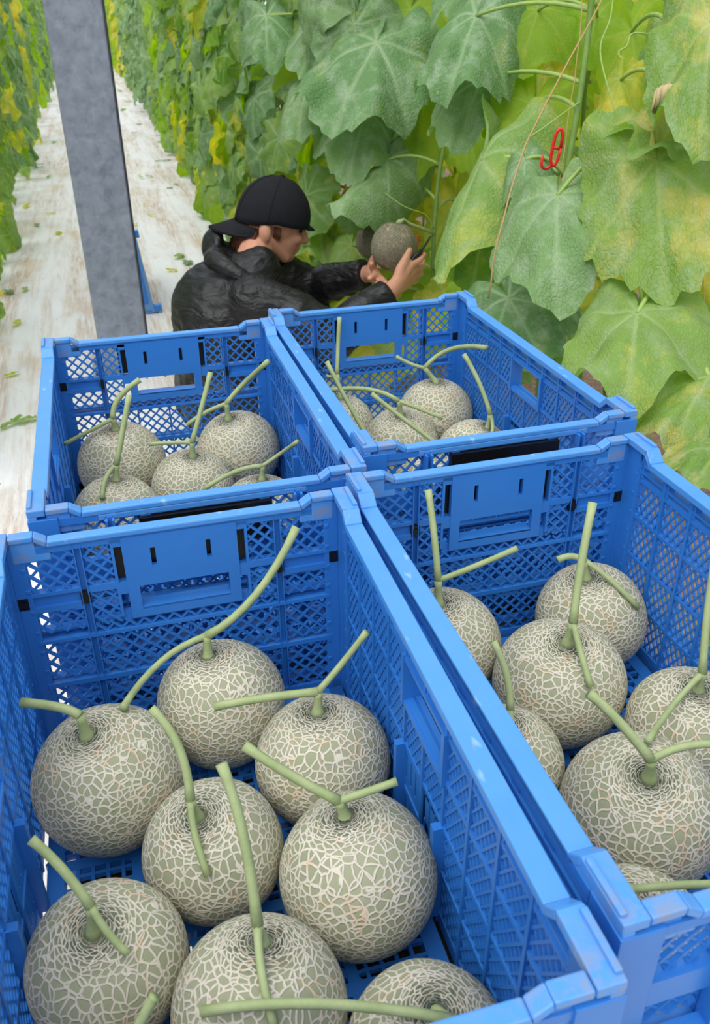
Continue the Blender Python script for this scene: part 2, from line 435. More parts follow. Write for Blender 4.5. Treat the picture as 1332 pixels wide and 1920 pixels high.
# ------------------------------------------------------------------ crates
CW, CD, CH = .366, .572, .280
def lattice(mb, fn, u0, u1, v0, v1, pitch, w, ang, d0, d1):
    """crossed diagonal bars filling the rectangle; fn(u,v,depth)->xyz"""
    for sgn, dd in ((1, 0.), (-1, .0007)):
        a = ang*sgn; dx, dy = math.cos(a), math.sin(a); nx_, ny_ = -dy, dx
        cs = [u*nx_ + v*ny_ for u in (u0, u1) for v in (v0, v1)]
        k = math.ceil(min(cs)/pitch)
        while k*pitch < max(cs):
            cc = k*pitch; k += 1
            # line points p = n*cc + t*d clipped
            tmin, tmax = -9, 9
            for (o, d, lo, hi) in ((nx_*cc, dx, u0, u1), (ny_*cc, dy, v0, v1)):
                if abs(d) < 1e-9: continue
                ta, tb = (lo-o)/d, (hi-o)/d
                if ta > tb: ta, tb = tb, ta
                tmin = max(tmin, ta); tmax = min(tmax, tb)
            if tmax - tmin < w*.8: continue
            P = lambda t, s: (nx_*(cc+s) + dx*t, ny_*(cc+s) + dy*t)
            mb.prism([P(tmin, -w/2), P(tmax, -w/2), P(tmax, w/2), P(tmin, w/2)], fn, d0+dd, d1-dd)

def end_wall_mesh():
    """inner face towards +y at y=0, outside towards -y; u along x, v up from crate bottom"""
    mb = MB(); fn = lambda u, v, d: (u, -d, v)
    H = .266; L, R_ = -.168, .168
    top = lambda mm: H - mm/1000.
    def bar(u0, u1, v0, v1, d0=.0, d1=.010): mb.box(u0, u1, -d1, -d0, v0, v1)
    # frame
    bar(L, L+.010, .010, H); bar(R_-.010, R_, .010, H)
    bar(L, R_, .010, .024); bar(L+.010, R_-.010, H-.009, H-.0005)
    cols = [(.010, .062), (.070, .098)]
    rows = [(9, 56), (80, 108), (120, 170), (180, 238)]
    for s in (-1, 1):
        f = (lambda a, b: (L+a, L+b)) if s < 0 else (lambda a, b: (R_-b, R_-a))
        u0, u1 = f(.062, .070); bar(u0, u1, .020, H-.005, .005, .012); bar(u0, u0+.0012, .02, H-.005, -.001, .012); bar(u1-.0012, u1, .02, H-.005, -.001, .012)  # grooved rib
        u0, u1 = f(.010, .062)
        for a, b in rows:
            lattice(mb, fn, u0, u1, top(b), top(a), .0112, .0024, math.radians(45), .0012, .0048)
        bar(u0, u1, top(80), top(73)); bar(u0, u1, top(60), top(56)); bar(u0, u1, top(73), top(60), .004, .010)
        u0, u1 = f(.070, .098)
        lattice(mb, fn, u0, u1, top(56), top(9), .0105, .0024, math.radians(45), .0012, .0048)
        bar(u0, u1, top(64), top(56)); 
        lattice(mb, fn, u0, u1, top(108), top(64), .0105, .0024, math.radians(45), .0012, .0048)
        u0, u1 = f(.098, .101); bar(u0, u1, top(100), top(5))                       # edge of the side slot
        u0, u1 = f(.101, .109); bar(u0, u1, top(14), top(5)); bar(u0, u1, top(72), top(58)); bar(u0, u1, top(110), top(96), .003, .009)
        # narrow strip with pin holes near the post
        for q in range(9):
            u0, u1 = f(.0005, .0015); 
    c0, c1 = L+.109, R_-.109
    # centre panel: slots and grip opening
    sl = [(-.031, -.026), (.026, .031)]
    bar(c0, c1, top(20), top(4), -.001, .006)
    for a, b in ((c0, sl[0][0]), (sl[0][1], sl[1][0]), (sl[1][1], c1)): bar(a, b, top(42), top(20), -.001, .006)
    bar(c0, c1, top(62), top(42), -.001, .006)
    g0, g1 = -.047, .047
    bar(c0, g0, top(104), top(62), -.001, .006); bar(g1, c1, top(104), top(62), -.001, .006)
    bar(g0, g1, top(104), top(92), -.001, .006)
    # recessed tray frame round the grip
    bar(g0, g1, top(64.5), top(62), -.001, .016); bar(g0, g1, top(94), top(91.5), -.001, .016)
    for q in (-.03, 0, .03): bar(q-.001, q+.001, top(67), top(62), .0, .014)
    # lower bands
    i0, i1 = L+.070, R_-.070
    lattice(mb, fn, i0, i1, top(120), top(104), .0112, .0024, math.radians(45), .0012, .0048)
    bar(L+.01, R_-.01, top(120), top(116), -.0008, .007)
    bar(L+.01, R_-.01, top(180), top(174), -.0008, .007)
    lattice(mb, fn, i0, i1, top(174), top(120), .0112, .0024, math.radians(45), .0012, .0048)
    lattice(mb, fn, i0, i1, top(238), top(180), .0112, .0024, math.radians(45), .0012, .0048)
    # outer flanges
    for mm in (112, 118, 176, 236): bar(L, R_, top(mm), top(mm-2.5), .008, .020)
    for u in (-.105, -.098, .098, .105): bar(u-.0012, u+.0012, .015, top(6), .006, .019)
    for u in (-.052, 0, .052): bar(u-.0012, u+.0012, .015, top(112), .006, .018)
    return mb.mesh('end_wall', BLUE)
def lock_bar_mesh():
    mb = MB(); H = .266
    mb.box(-.072, .072, -.0160, -.0080, H-.056, H-.010)
    for u in (-.0285, .0285): mb.box(u-.004, u+.004, -.0175, -.0155, H-.047, H-.030)
    return mb.mesh('lock_bar', BLACKP)
def latch_mesh():
    mb = MB(); H = .266; mb.box(-.005, .005, -.008, .0006, H-.074, H-.060); mb.box(-.003, .003, -.007, .002, H-.071, H-.064); return mb.mesh('latch', BLACKP)
def side_wall_mesh():
    """inner face towards +x at x=0, outside -x; u along y"""
    mb = MB(); fn = lambda u, v, d: (-d, u, v); H = .266; L = CD/2-.022
    def bar(u0, u1, v0, v1, d0=0., d1=.010): mb.box(-d1, -d0, u0, u1, v0, v1)
    bar(-L, L, .010, .026); bar(-L, L, H-.010, H); bar(-L, -L+.014, .01, H); bar(L-.014, L, .01, H)
    bar(-L, L, H-.022, H-.019, -.001, .010); bar(-L, L, H-.030, H-.027, .001, .010)
    ncol = 10; wcol = (2*L-.028)/ncol; lev = [.026, .078, .132, .186, .234]
    for v in lev[1:]: bar(-L, L, v-.0022, v+.0022, -.0004, .0065)
    for k in range(ncol+1):
        u = -L+.014+k*wcol
        if k == ncol//2: bar(u-.0020, u+.0020, .01, lev[3], -.0012, .0068); bar(u-.0020, u+.0020, lev[4], H-.008, -.0012, .0068)
        else: bar(u-.0020, u+.0020, .01, H-.008, -.0012, .0068)
        for v in (H-.019,): bar(u-.006, u+.006, v-.010, v+.008, .0, .009)
    for k in range(ncol):
        u0 = -L+.014+k*wcol; u1 = u0+wcol; mid = k in (4, 5)
        for i in range(4):
            v0, v1 = lev[i]+.002, lev[i+1]-.002
            if mid and i == 3: continue                     # grip opening
            if mid and i in (0, 1):                             # slotted solid panel
                n = 4
                for q in range(n+1):
                    cu = u0+wcol*q/n; bar(cu-.0048, cu+.0048, v0-.002, v1+.002, .001, .007)
                bar(u0, u1, v0-.002, v0+.012, .001, .007); bar(u0, u1, v1-.008, v1+.002, .001, .007); continue
            lattice(mb, fn, u0, u1, v0, v1, .0090, .0023, math.radians(57), .0005, .0042)
    # grip surround and buttress either side of the slotted panel
    for u in (-wcol, wcol): bar(u-.003, u+.003, lev[3]-.004, lev[4]+.004, -.004, .016); bar(u-.004, u+.004, .02, lev[2]+.002, -.009, .010)
    bar(-wcol, wcol, lev[3]-.004, lev[3]+.001, -.003, .016); bar(-wcol, wcol, lev[4]-.001, lev[4]+.003, -.003, .016)
    # outer flanges
    for v in (.012, .078, .186): bar(-L, L, v, v+.0025, .009, .014)
    return mb.mesh('side_wall', BLUE)
def base_mesh():
    mb = MB(); X, Y = .168, CD/2-.015
    mb.box(-X, X, -Y, -Y+.016, 0, .0145); mb.box(-X, X, Y-.016, Y, 0, .0145); mb.box(-X, -X+.016, -Y, Y, 0, .0145); mb.box(X-.016, X, -Y, Y, 0, .0145)
    n = 24
    for i in range(1, n):
        x = -X + 2*X*i/n; mb.box(x-.0017, x+.0017, -Y, Y, .008, .0138)
    n = 40
    for i in range(1, n):
        y = -Y + 2*Y*i/n; mb.box(-X, X, y-.0017, y+.0017, .008, .0135)
    for i in (-2, -1, 0, 1, 2): mb.box(-X, X, i*.095-.006, i*.095+.006, .004, .0143)
    for i in (-1, 0, 1): mb.box(i*.085-.005, i*.085+.005, -Y, Y, .004, .0141)
    lattice(mb, lambda u, v, d: (u, v, d), -X, X, -Y, Y, .095, .006, math.radians(45), .004, .0139)
    return mb.mesh('base_grid', BLUE)
def end_rail_mesh():
    """rail along x: thin top flange, raised ends with sloping shoulders, recessed plate under the raised ends"""
    mb = MB(); hm, ht, th = .271, .279, .0070; a = CW/2
    poly = [(-a+.019, ht-th), (-a+.042, ht-th), (-a+.053, hm-th), (a-.053, hm-th), (a-.042, ht-th), (a-.019, ht-th), (a-.019, ht), (a-.043, ht), (a-.055, hm), (-a+.055, hm), (-a+.043, ht), (-a+.019, ht)]
    for q in range(5): mb.prism((poly[q], poly[q+1], poly[10-q], poly[11-q]), lambda u, v, d: (u, d, v), -.017, -.0035)
    for s_ in (-1, 1):
        xs_ = sorted((s_*(a-.019), s_*(a-.043))); mb.box(xs_[0], xs_[1], -.014, -.0055, .248, ht-th+.001)
        xs_ = sorted((s_*(a-.040), s_*(a-.056))); mb.box(xs_[0], xs_[1], -.0135, -.006, .248, hm-th+.001)
    mb.box(-a+.07, a-.07, -.0168, -.0135, hm-.014, hm-th+.001)
    return mb.mesh('end_rail', RIM)
def side_rail_mesh():
    mb = MB(); hm, ht, th = .268, .280, .0085; a = CD/2
    P = [(-a+.001, ht-th), (-a+.048, ht-th), (-a+.060, hm-th), (a-.060, hm-th), (a-.048, ht-th), (a-.001, ht-th), (a-.001, ht), (a-.050, ht), (a-.062, hm), (-a+.062, hm), (-a+.050, ht), (-a+.001, ht)]
    for q in range(5): mb.prism((P[q], P[q+1], P[10-q], P[11-q]), lambda u, v, d: (d, u, v), -.0175, .0005)
    for s_ in (-1, 1):
        mb.prism([(s_*(a-.001), .252), (s_*(a-.001), ht-th+.001), (s_*(a-.048), ht-th+.001), (s_*(a-.061), hm-th+.001), (s_*(a-.061), .252)], lambda u, v, d: (d, u, v), -.017, -.008)
        mb.box(-.017, -.012, min(s_*(a-.046), s_*(a-.006)), max(s_*(a-.046), s_*(a-.006)), ht-.001, ht+.003)
    mb.box(-.017, -.0145, -a+.06, a-.06, hm-.016, hm-th+.001)
    return mb.mesh('side_rail', RIM)
def corner_mesh():
    mb = MB(); fn = lambda u, v, d: (u, v, d)
    # L-shaped post in the +x,+y corner, outer faces at 0
    poly = [(0, 0), (-.030, 0), (-.030, -.0115), (-.0125, -.0115), (-.0125, -.034), (0, -.034)]
    mb.prism(poly, fn, .004, .268)
    for q in range(9):
        z = .03+q*.026; mb.box(-.0295, -.0245, -.0125, -.0110, z, z+.004); mb.box(-.0132, -.012, -.033, -.029, z, z+.004)
    return mb.mesh('corner_post', BLUE)

ME = dict(end=end_wall_mesh(), lock=lock_bar_mesh(), latch=latch_mesh(), side=side_wall_mesh(), base=base_mesh(), erail=end_rail_mesh(), srail=side_rail_mesh(), corner=corner_mesh())
CZ = .4795
def crate(x0, yback, yaw, label):
    lx, ly = CW/2, -CD/2
    e = empty('plastic_crate', (x0+lx*math.cos(yaw)-ly*math.sin(yaw), yback+lx*math.sin(yaw)+ly*math.cos(yaw), CZ), yaw); tag(e, label, 'crate', 'blue crates of melons on the cart')
    def put(name, me, loc, rz=0, bevel=0, parent=e, sx=1, sy=1):
        o = link(name, me, parent, bevel); o.location = loc; o.rotation_euler = (0, 0, rz); o.scale = (sx, sy, 1); return o
    put('base', ME['base'], (0, 0, 0))
    for rz, s in ((0, -1), (math.pi, 1)):
        w = put('end_wall', ME['end'], (0, s*(CD/2-.012), 0), rz)
        put('lock_bar', ME['lock'], (0, 0, 0), parent=w)
        for u in (-.163, -.102, -.0625, .0625, .102, .163):
            if abs(u) in (.102,): put('latch', ME['latch'], (u, 0, -.002), parent=w)
            else: put('latch', ME['latch'], (u if abs(u) > .1 else u*1.64, 0, 0.001 if abs(u) > .1 else 0.003), parent=w) if abs(u) > .1 else None
        put('end_rail', ME['erail'], (0, s*(CD/2-.018), 0), rz, .0018)
        w2 = put('side_wall', ME['side'], (s*(CW/2-.0105), 0, 0), rz)
        put('side_rail', ME['srail'], (s*(CW/2-.018), 0, 0), rz, .0022)
    for sx in (-1, 1):
        for sy in (-1, 1):
            put('corner_post', ME['corner'], (sx*CW/2, sy*CD/2, 0), 0, .0015, sx=sx, sy=sy)
    return e
CR = {'FL': (-.1561, .7923), 'FR': (.2146, .8194), 'BL': (-.1237, 1.3994), 'BR': (.246, 1.446)}
CY = {'FL': -.0036, 'FR': .0106, 'BL': .0028, 'BR': .0102}
crate(*CR['FL'], CY['FL'], 'blue slatted crate nearest on the left, holding nine melons')
crate(*CR['FR'], CY['FR'], 'blue slatted crate at the right edge, nearest on the right')
crate(*CR['BL'], CY['BL'], 'blue slatted crate far left in front of the steel post')
crate(*CR['BR'], CY['BR'], 'blue slatted crate far right below the crouching picker')

# cart that carries them
def cart():
    e = empty('flatbed_cart', (.24, .86, 0)); tag(e, 'dark flat cart underneath the four blue crates', 'cart')
    n = 7
    for i in range(n):
        mb = MB(); x = -.36 + .72*i/n; mb.box(x+.004, x+.72/n-.004, -.62, .60, .44, CZ-.0005); mb.build('deck_plank', DECK, e)
    mb = MB()
    for x in (-.33, .33): mb.box(x-.02, x+.02, -.60, .58, .40, .44)
    for y in (-.55, 0, .53): mb.box(-.33, .33, y-.02, y+.02, .40, .4395)
    mb.build('frame', STEEL, e)
    for x in (-.31, .31):
        for y in (-.52, .50):
            mb = MB(); mb.box(x-.015, x+.015, y-.02, y+.02, .11, .405); l = mb.build('leg', STEEL, e)
            mb = MB(); mb.lathe([(0, -.018), (.07, -.018), (.082, -.010), (.082, .010), (.07, .018), (0, .018)], 20, Matrix.Translation((x, y, .086)) @ Matrix.Rotation(math.pi/2, 4, 'Y')); mb.build('wheel', RUBBER, e, smooth=False)
cart()

# ------------------------------------------------------------------ melons in the crates
FLOORZ = CZ + .0148
# crate, centre px, radius px, stalk foot px, joint px, arms [tip px, bend px or None], label
MEL = [
('FL', (190,1472), 141, (158,1372), (150,1342), [((40,1317), (110,1326))], 'netted melon against the left wall of the nearest left crate'),
('FL', (388,1320), 122, (388,1222), (388,1192), [((556,988), (480,1115)), ((230,1328), (302,1240))], 'netted melon by the back wall of the nearest left crate, long stalk rising right'),
('FL', (597,1395), 124, (595,1325), (597,1297), [((402,1325), (500,1308)), ((688,1185), (645,1240))], 'netted melon at the right wall of the nearest left crate, stalk like a T'),
('FL', (383,1605), 133, (368,1525), (357,1500), [((283,1328), (335,1400)), ((390,1642), (366,1565))], 'netted melon in the middle of the nearest left crate'),
('FL', (663,1617), 150, (645,1522), (636,1502), [((458,1398), (545,1453)), ((745,1465), (690,1484))], 'large netted melon right of centre in the nearest left crate'),
('FL', (190,1805), 150, (172,1742), (170,1700), [((58,1574), (115,1628)), ((240,1788), (205,1752))], 'netted melon at the lower left of the photo, stalk pointing to upper left'),
('FL', (487,1852), 163, (492,1755), (483,1735), [((415,1432), (455,1560)), ((515,1925), (492,1830))], 'large netted melon at bottom centre with a very long upright stalk'),
('FL', (785,1955), 150, (820,1890), (850,1912), [((378,1897), (600,1882)), ((1010,1950), (930,1935))], 'netted melon at the bottom edge beside the right wall, long stalk lying across'),
('FL', (235,2060), 150, (255,1950), (262,1922), [((291,1868), (275,1895))], 'netted melon cut off by the bottom edge of the photo'),
('FR', (832,1190), 108, (822,1125), (822,1088), [((803,918), (814,1000)), ((970,1028), (890,1062))], 'netted melon in the back left corner of the nearest right crate'),
('FR', (1098,1140), 102, (1100,1078), (1098,1052), [((1046,1050), (1072,1043)), ((1198,1140), (1148,1090))], 'netted melon in the back right corner of the nearest right crate'),
('FR', (1055,1278), 127, (1066,1198), (1075,1168), [((1112,942), (1090,1060)), ((1108,1288), (1090,1225))], 'large netted melon in the middle of the right crate, stalk standing straight up'),
('FR', (962,1408), 104, (945,1350), (957,1330), [((925,1203), (950,1265)), ((963,1400), (960,1365))], 'netted melon half hidden behind the shared rim in the right crate'),
('FR', (1290,1358), 118, (1312,1288), (1318,1262), [((1350,1000), (1330,1130)), ((1215,1390), (1265,1320))], 'netted melon cut off by the right edge of the photo'),
('FR', (1205,1533), 152, (1220,1452), (1222,1425), [((1105,1300), (1160,1352)), ((1340,1395), (1275,1402))], 'largest netted melon at the right, green stalk forking above it'),
('FR', (1188,1742), 148, (1175,1690), (1188,1668), [((1095,1650), (1140,1662)), ((1345,1658), (1265,1660))], 'netted melon tucked behind the front rim of the right crate'),
('BL', (230,866), 84, (216,800), (212,785), [((262,712), (222,748)), ((122,832), (168,808))], 'netted melon in the back left corner of the far left crate'),
('BL', (445,838), 77, (427,780), (425,757), [((503,678), (455,722)), ((350,797), (388,772))], 'netted melon in the back right corner of the far left crate'),
('BL', (375,905), 76, (362,850), (360,830), [((395,698), (378,765)), ((280,833), (320,830))], 'netted melon in the middle of the far left crate'),
('BL', (220,975), 87, (218,895), (218,872), [((242,742), (230,808)), ((192,935), (198,898))], 'netted melon behind the front rim of the far left crate'),
('BL', (492,962), 77, (492,892), (492,874), [((382,918), (440,885)), ((558,828), (524,852))], 'netted melon at the front right of the far left crate'),
('BR', (812,756), 68, (797,710), (797,690), [((913,652), (845,655)), ((743,668), (770,682))], 'netted melon by the back wall of the far right crate with arching stalk'),
('BR', (636,788), 63, (632,735), (632,702), [((637,594), (634,650)), ((612,705), (622,706))], 'netted melon in the back left corner of the far right crate'),
('BR', (755,828), 70, (752,775), (748,752), [((613,733), (690,730)), ((830,784), (790,768))], 'netted melon in the middle of the far right crate'),
('BR', (888,853), 70, (918,797), (920,778), [((870,664), (900,720)), ((923,812), (924,795))], 'netted melon at the front right of the far right crate'),
('BR', (690,876), 68, (688,830), (690,820), [((613,678), (650,750)), ((690,850), (690,836))], 'netted melon at the front left of the far right crate, mostly hidden'),
('BR', (812,905), 64, (818,842), (820,832), [((697,738), (760,788))], 'netted melon hidden behind the front rim of the far right crate'),
]
spots = []
for (c, ctr, rp, *_r) in MEL:
    d = ray(*ctr); k = rp/math.sqrt(FPX*FPX+rp*rp)
    t = (FLOORZ-CAMZ)/(d.z-k*.96); R = min(max(k*t, .060), .0718)
    t = (FLOORZ+R*.965-CAMZ)/d.z; p = CAM + d*t
    spots.append([c, Vector((p.x, p.y)), R])
for it in range(60):
    for i, a in enumerate(spots):
        for b in spots[i+1:]:
            if a[0] != b[0]: continue
            dv = a[1]-b[1]; need = a[2]+b[2]+.0006
            if dv.length < need:
                s = dv.normalized()*(need-dv.length)*.5; a[1] += s; b[1] -= s
    for a in spots:
        x0, yb = CR[a[0]]; m = .0118; r = a[2]
        a[1].x = min(max(a[1].x, x0+m+r), x0+CW-m-r); a[1].y = min(max(a[1].y, yb-CD+m+r), yb-m-r)

def melon_mesh(kx, kz, seed):
    r = random.Random(seed); prof = []
    n = 36
    for i in range(n+1):
        a = math.pi*i/n; rr = math.sin(a); z = math.cos(a)
        rr = abs(rr)**.97
        if z > 0: z -= .055*math.exp(-(rr/.20)**2)
        else: z += .05*math.exp(-(rr/.16)**2)
        prof.append((max(rr, .0008)*kx, z*kz))
    prof = prof[::-1]
    mb = MB(); mb.lathe(prof, 56)
    ph = r.random()*6
    mb.v = [(x*(1+.012*math.sin(2*math.atan2(y, x)+ph)), y*(1+.012*math.sin(3*math.atan2(y, x)+ph)), z) for x, y, z in mb.v]
    return mb.mesh('fruit', None, True)
fruit_base = [melon_mesh(1., .965, 1), melon_mesh(.985, .985, 2), melon_mesh(1.0, .95, 3)]
def scaled(me, s, mat):
    m = me.copy(); m.transform(Matrix.Scale(s, 4)); m.materials.clear(); m.materials.append(mat); return m
def sph_hit(o, d, c, r):
    oc = o-c; a = d.dot(d); b = oc.dot(d); q = b*b - a*(oc.dot(oc)-r*r)
    return None if q < 0 else (-b-math.sqrt(q))/a
def bez(a, b, c, n):
    # quadratic through b at the middle
    k = [2*b[i]-.5*(a[i]+c[i]) for i in range(len(a))]
    return [tuple((1-t)**2*a[i]+2*t*(1-t)*k[i]+t*t*c[i] for i in range(len(a))) for t in [j/n for j in range(n+1)]]

def place_melon(idx):
    c, ctr, rp, foot, joint, arms, label = MEL[idx]
    _, p, R = spots[idx]; cen = Vector((p.x, p.y, FLOORZ + R*.955))
    me = fruit_base[idx % 3]
    t = sph_hit(CAM, ray(*foot), cen, R)
    ax = Vector((0, 0, 1))
    if t:
        ax = (CAM + ray(*foot)*t - cen).normalized()
        if ax.z < .87:
            h = Vector((ax.x, ax.y, 0)).normalized(); ax = h*.49 + Vector((0, 0, .87))
            ax.normalize()
    e = empty('netted_melon', (cen.x, cen.y, FLOORZ)); tag(e, label, 'melon', 'netted melons packed in the blue crates')
    f = link('fruit', scaled(me, R, MELON), e); f.location = cen - e.location
    q = Vector((0, 0, 1)).rotation_difference(ax) @ Euler((0, 0, idx*1.7)).to_quaternion(); f.rotation_mode = 'QUATERNION'; f.rotation_quaternion = q
    # stalk: flared foot up to the joint, then the cut vine with its two arms
    top = cen + ax*(R*.905)
    dj = ray(*joint); tj0 = (top + ax*.025 - CAM).dot(fwd)
    J = CAM + dj*tj0
    if (J-top).length > .05: J = top + (J-top).normalized()*.05
    tj = (J-CAM).dot(fwd)
    o3 = e.location
    mb = MB(); s = R/.07
    P = [top - ax*.004, top + (J-top)*.15, top + (J-top)*.4, top+(J-top)*.75, J]
    mb.tube([v-o3 for v in P], [.0098*s, .0056*s, .0046*s, .0043*s, .0050*s], 10); st = mb.build('stalk', STEM, e, True)
    others = [(Vector((b[1].x, b[1].y, FLOORZ+b[2]*.955)), b[2]) for b in spots]
    x0, yb = CR[c]
    for k, (tip, mid) in enumerate(arms):
        jp = ((J-CAM).dot(right)/tj*FPX+666, 960-(J-CAM).dot(up)/tj*FPX)
        pts = []
        pix = bez(jp, mid, tip, 8)
        rad = (.0042 if k == 0 else .0034)*s
        for i, (x, y) in enumerate(pix):
            d = ray(x, y); tt = tj
            for cc, rr in others:
                h = sph_hit(CAM, d, cc, rr+rad+.001)
                if h and i > 0: tt = min(tt, h) if h > tj-.13 else tt
            # stay inside the crate's walls
            pt = CAM + d*tt
            if pt.y > yb-.024 and pt.z < CZ+.285: tt = (yb-.024)/d.y
            pt = CAM + d*tt
            if pt.x > x0+CW-.03 and pt.z < CZ+.285 and d.x > 0: tt = min(tt, (x0+CW-.03)/d.x)
            pts.append([x, y, tt])
        for _s in range(3):
            for i in range(1, len(pts)-1): pts[i][2] = min(pts[i][2], (pts[i-1][2]+pts[i+1][2])/2)
        W3 = [CAM + ray(x, y)*tt for x, y, tt in pts]
        W3[0] = J
        mb = MB(); n = len(W3)
        mb.tube([v-o3 for v in W3], [rad*(1.2 if i == 0 else 1.0 if i < n-1 else 1.12) for i in range(n)], 8); mb.build('cut_vine', STEM, e, True)
for i in range(len(MEL)): place_melon(i)

# ------------------------------------------------------------------ leaves
KEYS = [(0,.64),(14,.61),(30,.545),(46,.57),(60,.605),(76,.56),(92,.535),(112,.56),(130,.52),(150,.47),(166,.36),(175,.20),(180,.06)]
def rad_at(deg):
    deg = abs(deg)
    for (a, ra), (b, rb) in zip(KEYS, KEYS[1:]):
        if deg <= b:
            t = (deg-a)/(b-a); t = t*t*(3-2*t); return ra+(rb-ra)*t
    return .06
VEINS = [0, 54, -54, 108, -108, 150, -150]
def leaf_geo(seed, bend, fold, ruffle, lobed=1., nseg=60, nring=9, curl=0.):
    """blade with stalk end at the origin, tip along +Y, face +Z; returns verts, faces, vein values"""
    r = random.Random(seed); ph = [r.random()*6.28 for _ in range(8)]; asym = r.uniform(-.05, .05)
    vs = [(0., 0., 0.)]; vein = [1.]; fs = []
    for j in range(1, nring+1):
        rho = j/nring
        for k in range(nseg):
            deg = -180+360*k/nseg
            R = rad_at(deg)*(1 + asym*math.sin(math.radians(deg)))
            R *= 1 + .022*math.sin(math.radians(deg)*19+ph[0])*rho + .018*math.sin(math.radians(deg)*31+ph[6])*rho + .035*math.sin(math.radians(deg)*5+ph[1])
            th = math.radians(deg); x = R*rho*math.sin(th); y = R*rho*math.cos(th); d = math.hypot(x, y)
            near = min(abs((deg-v+180) % 360-180) for v in VEINS)
            puff = math.sin(min(near, 27)/27*math.pi/2)
            z = .075*puff*d + ruffle*rho**2.5*(math.sin(th*6+ph[2])*.6+math.sin(th*11+ph[3])*.4) + .035*math.sin(x*9+ph[4])*math.cos(y*8+ph[5])*rho + .018*math.sin(x*19+y*13+ph[6])*rho + .012*math.sin(y*27-x*11+ph[7])*rho
            vs.append((x, y, z))
            lat = math.radians(near)*d
            vein.append(max(0., 1-lat/.022) * (1-.5*rho))
    for k in range(nseg):
        fs.append((0, 1+k, 1+(k+1) % nseg)) if k != nseg-1 else fs.append((0, 1+k, 1))
    for j in range(nring-1):
        a = 1+j*nseg
        for k in range(nseg):
            k2 = (k+1) % nseg; fs.append((a+k, a+nseg+k, a+nseg+k2, a+k2))
    out = []
    for x, y, z in vs:
        # fold the halves back along the midrib
        if fold:
            ang = fold*min(1., abs(x)/.25)*(1 if y < .35 else 1); s = 1 if x > 0 else -1
            xx = abs(x); kf = fold*1.6; a = kf*xx
            x2 = math.sin(a)/kf; z2 = z*math.cos(a) - (1-math.cos(a))/kf; x, z = s*x2, z2
        kb = bend
        if kb:
            yy = y; a = kb*yy
            y2 = math.sin(a)/kb - 0*z; z2 = z*math.cos(a) - (1-math.cos(a))/kb; y, z = y2 + z*math.sin(a)*.5, z2
        if curl:
            a = curl*x; z += .12*math.sin(a*3)*abs(x)
        out.append((x, y, z))
    return out, fs, vein
def leaf_mesh(geo, mat, name='leaf'):
    v, f, ve = geo; me = bpy.data.meshes.new(name); me.from_pydata(v, [], f); me.materials.append(mat)
    me.attributes.new('vein', 'FLOAT', 'POINT').data.foreach_set('value', ve)
    me.polygons.foreach_set('use_smooth', [True]*len(f)); me.update(); return me
GEOS = [leaf_geo(i, b, fo, ru) for i, (b, fo, ru) in enumerate([(.5,.6,.05),(.9,.9,.07),(1.3,.5,.06),(.7,1.5,.05),(1.1,1.2,.09),(.4,1.1,.10),(1.6,1.0,.07),(.8,.4,.08)])]
LEAF = [[leaf_mesh(g, m) for g in GEOS] for m in LG[:4]]
FLATGEO = leaf_geo(51, .2, .25, .07)
LOW = [leaf_geo(i+20, b, fo, .08, nseg=20, nring=3) for i, (b, fo) in enumerate([(.6,.7),(1.1,1.0),(.8,1.4),(1.4,.6)])]
PET = Vector((0, -.16, -.70))
def pet_mesh():
    mb = MB(); pts = bez((0, 0, 0), (0, -.18, -.30), tuple(PET), 6); mb.tube(pts, [.016, .017, .018, .019, .020, .021, .024], 6); return mb.mesh('petiole', PETI, True)
PETM = pet_mesh()
def frame(tip, nrm):
    y = Vector(tip).normalized(); z = Vector(nrm); z = (z - y*z.dot(y)).normalized(); x = y.cross(z)
    return Matrix((x, y, z)).transposed()
def rnd(a, b): return rng.uniform(a, b)

def leaf_orient(out):
    o = Vector(out).normalized()
    tip = o*rnd(.15, .6) + Vector((rnd(-.3, .3), rnd(-.3, .3), -1))
    nrm = o*1. + Vector((rnd(-.45, .45), rnd(-.45, .45), rnd(.15, .75)))
    return frame(tip, nrm)

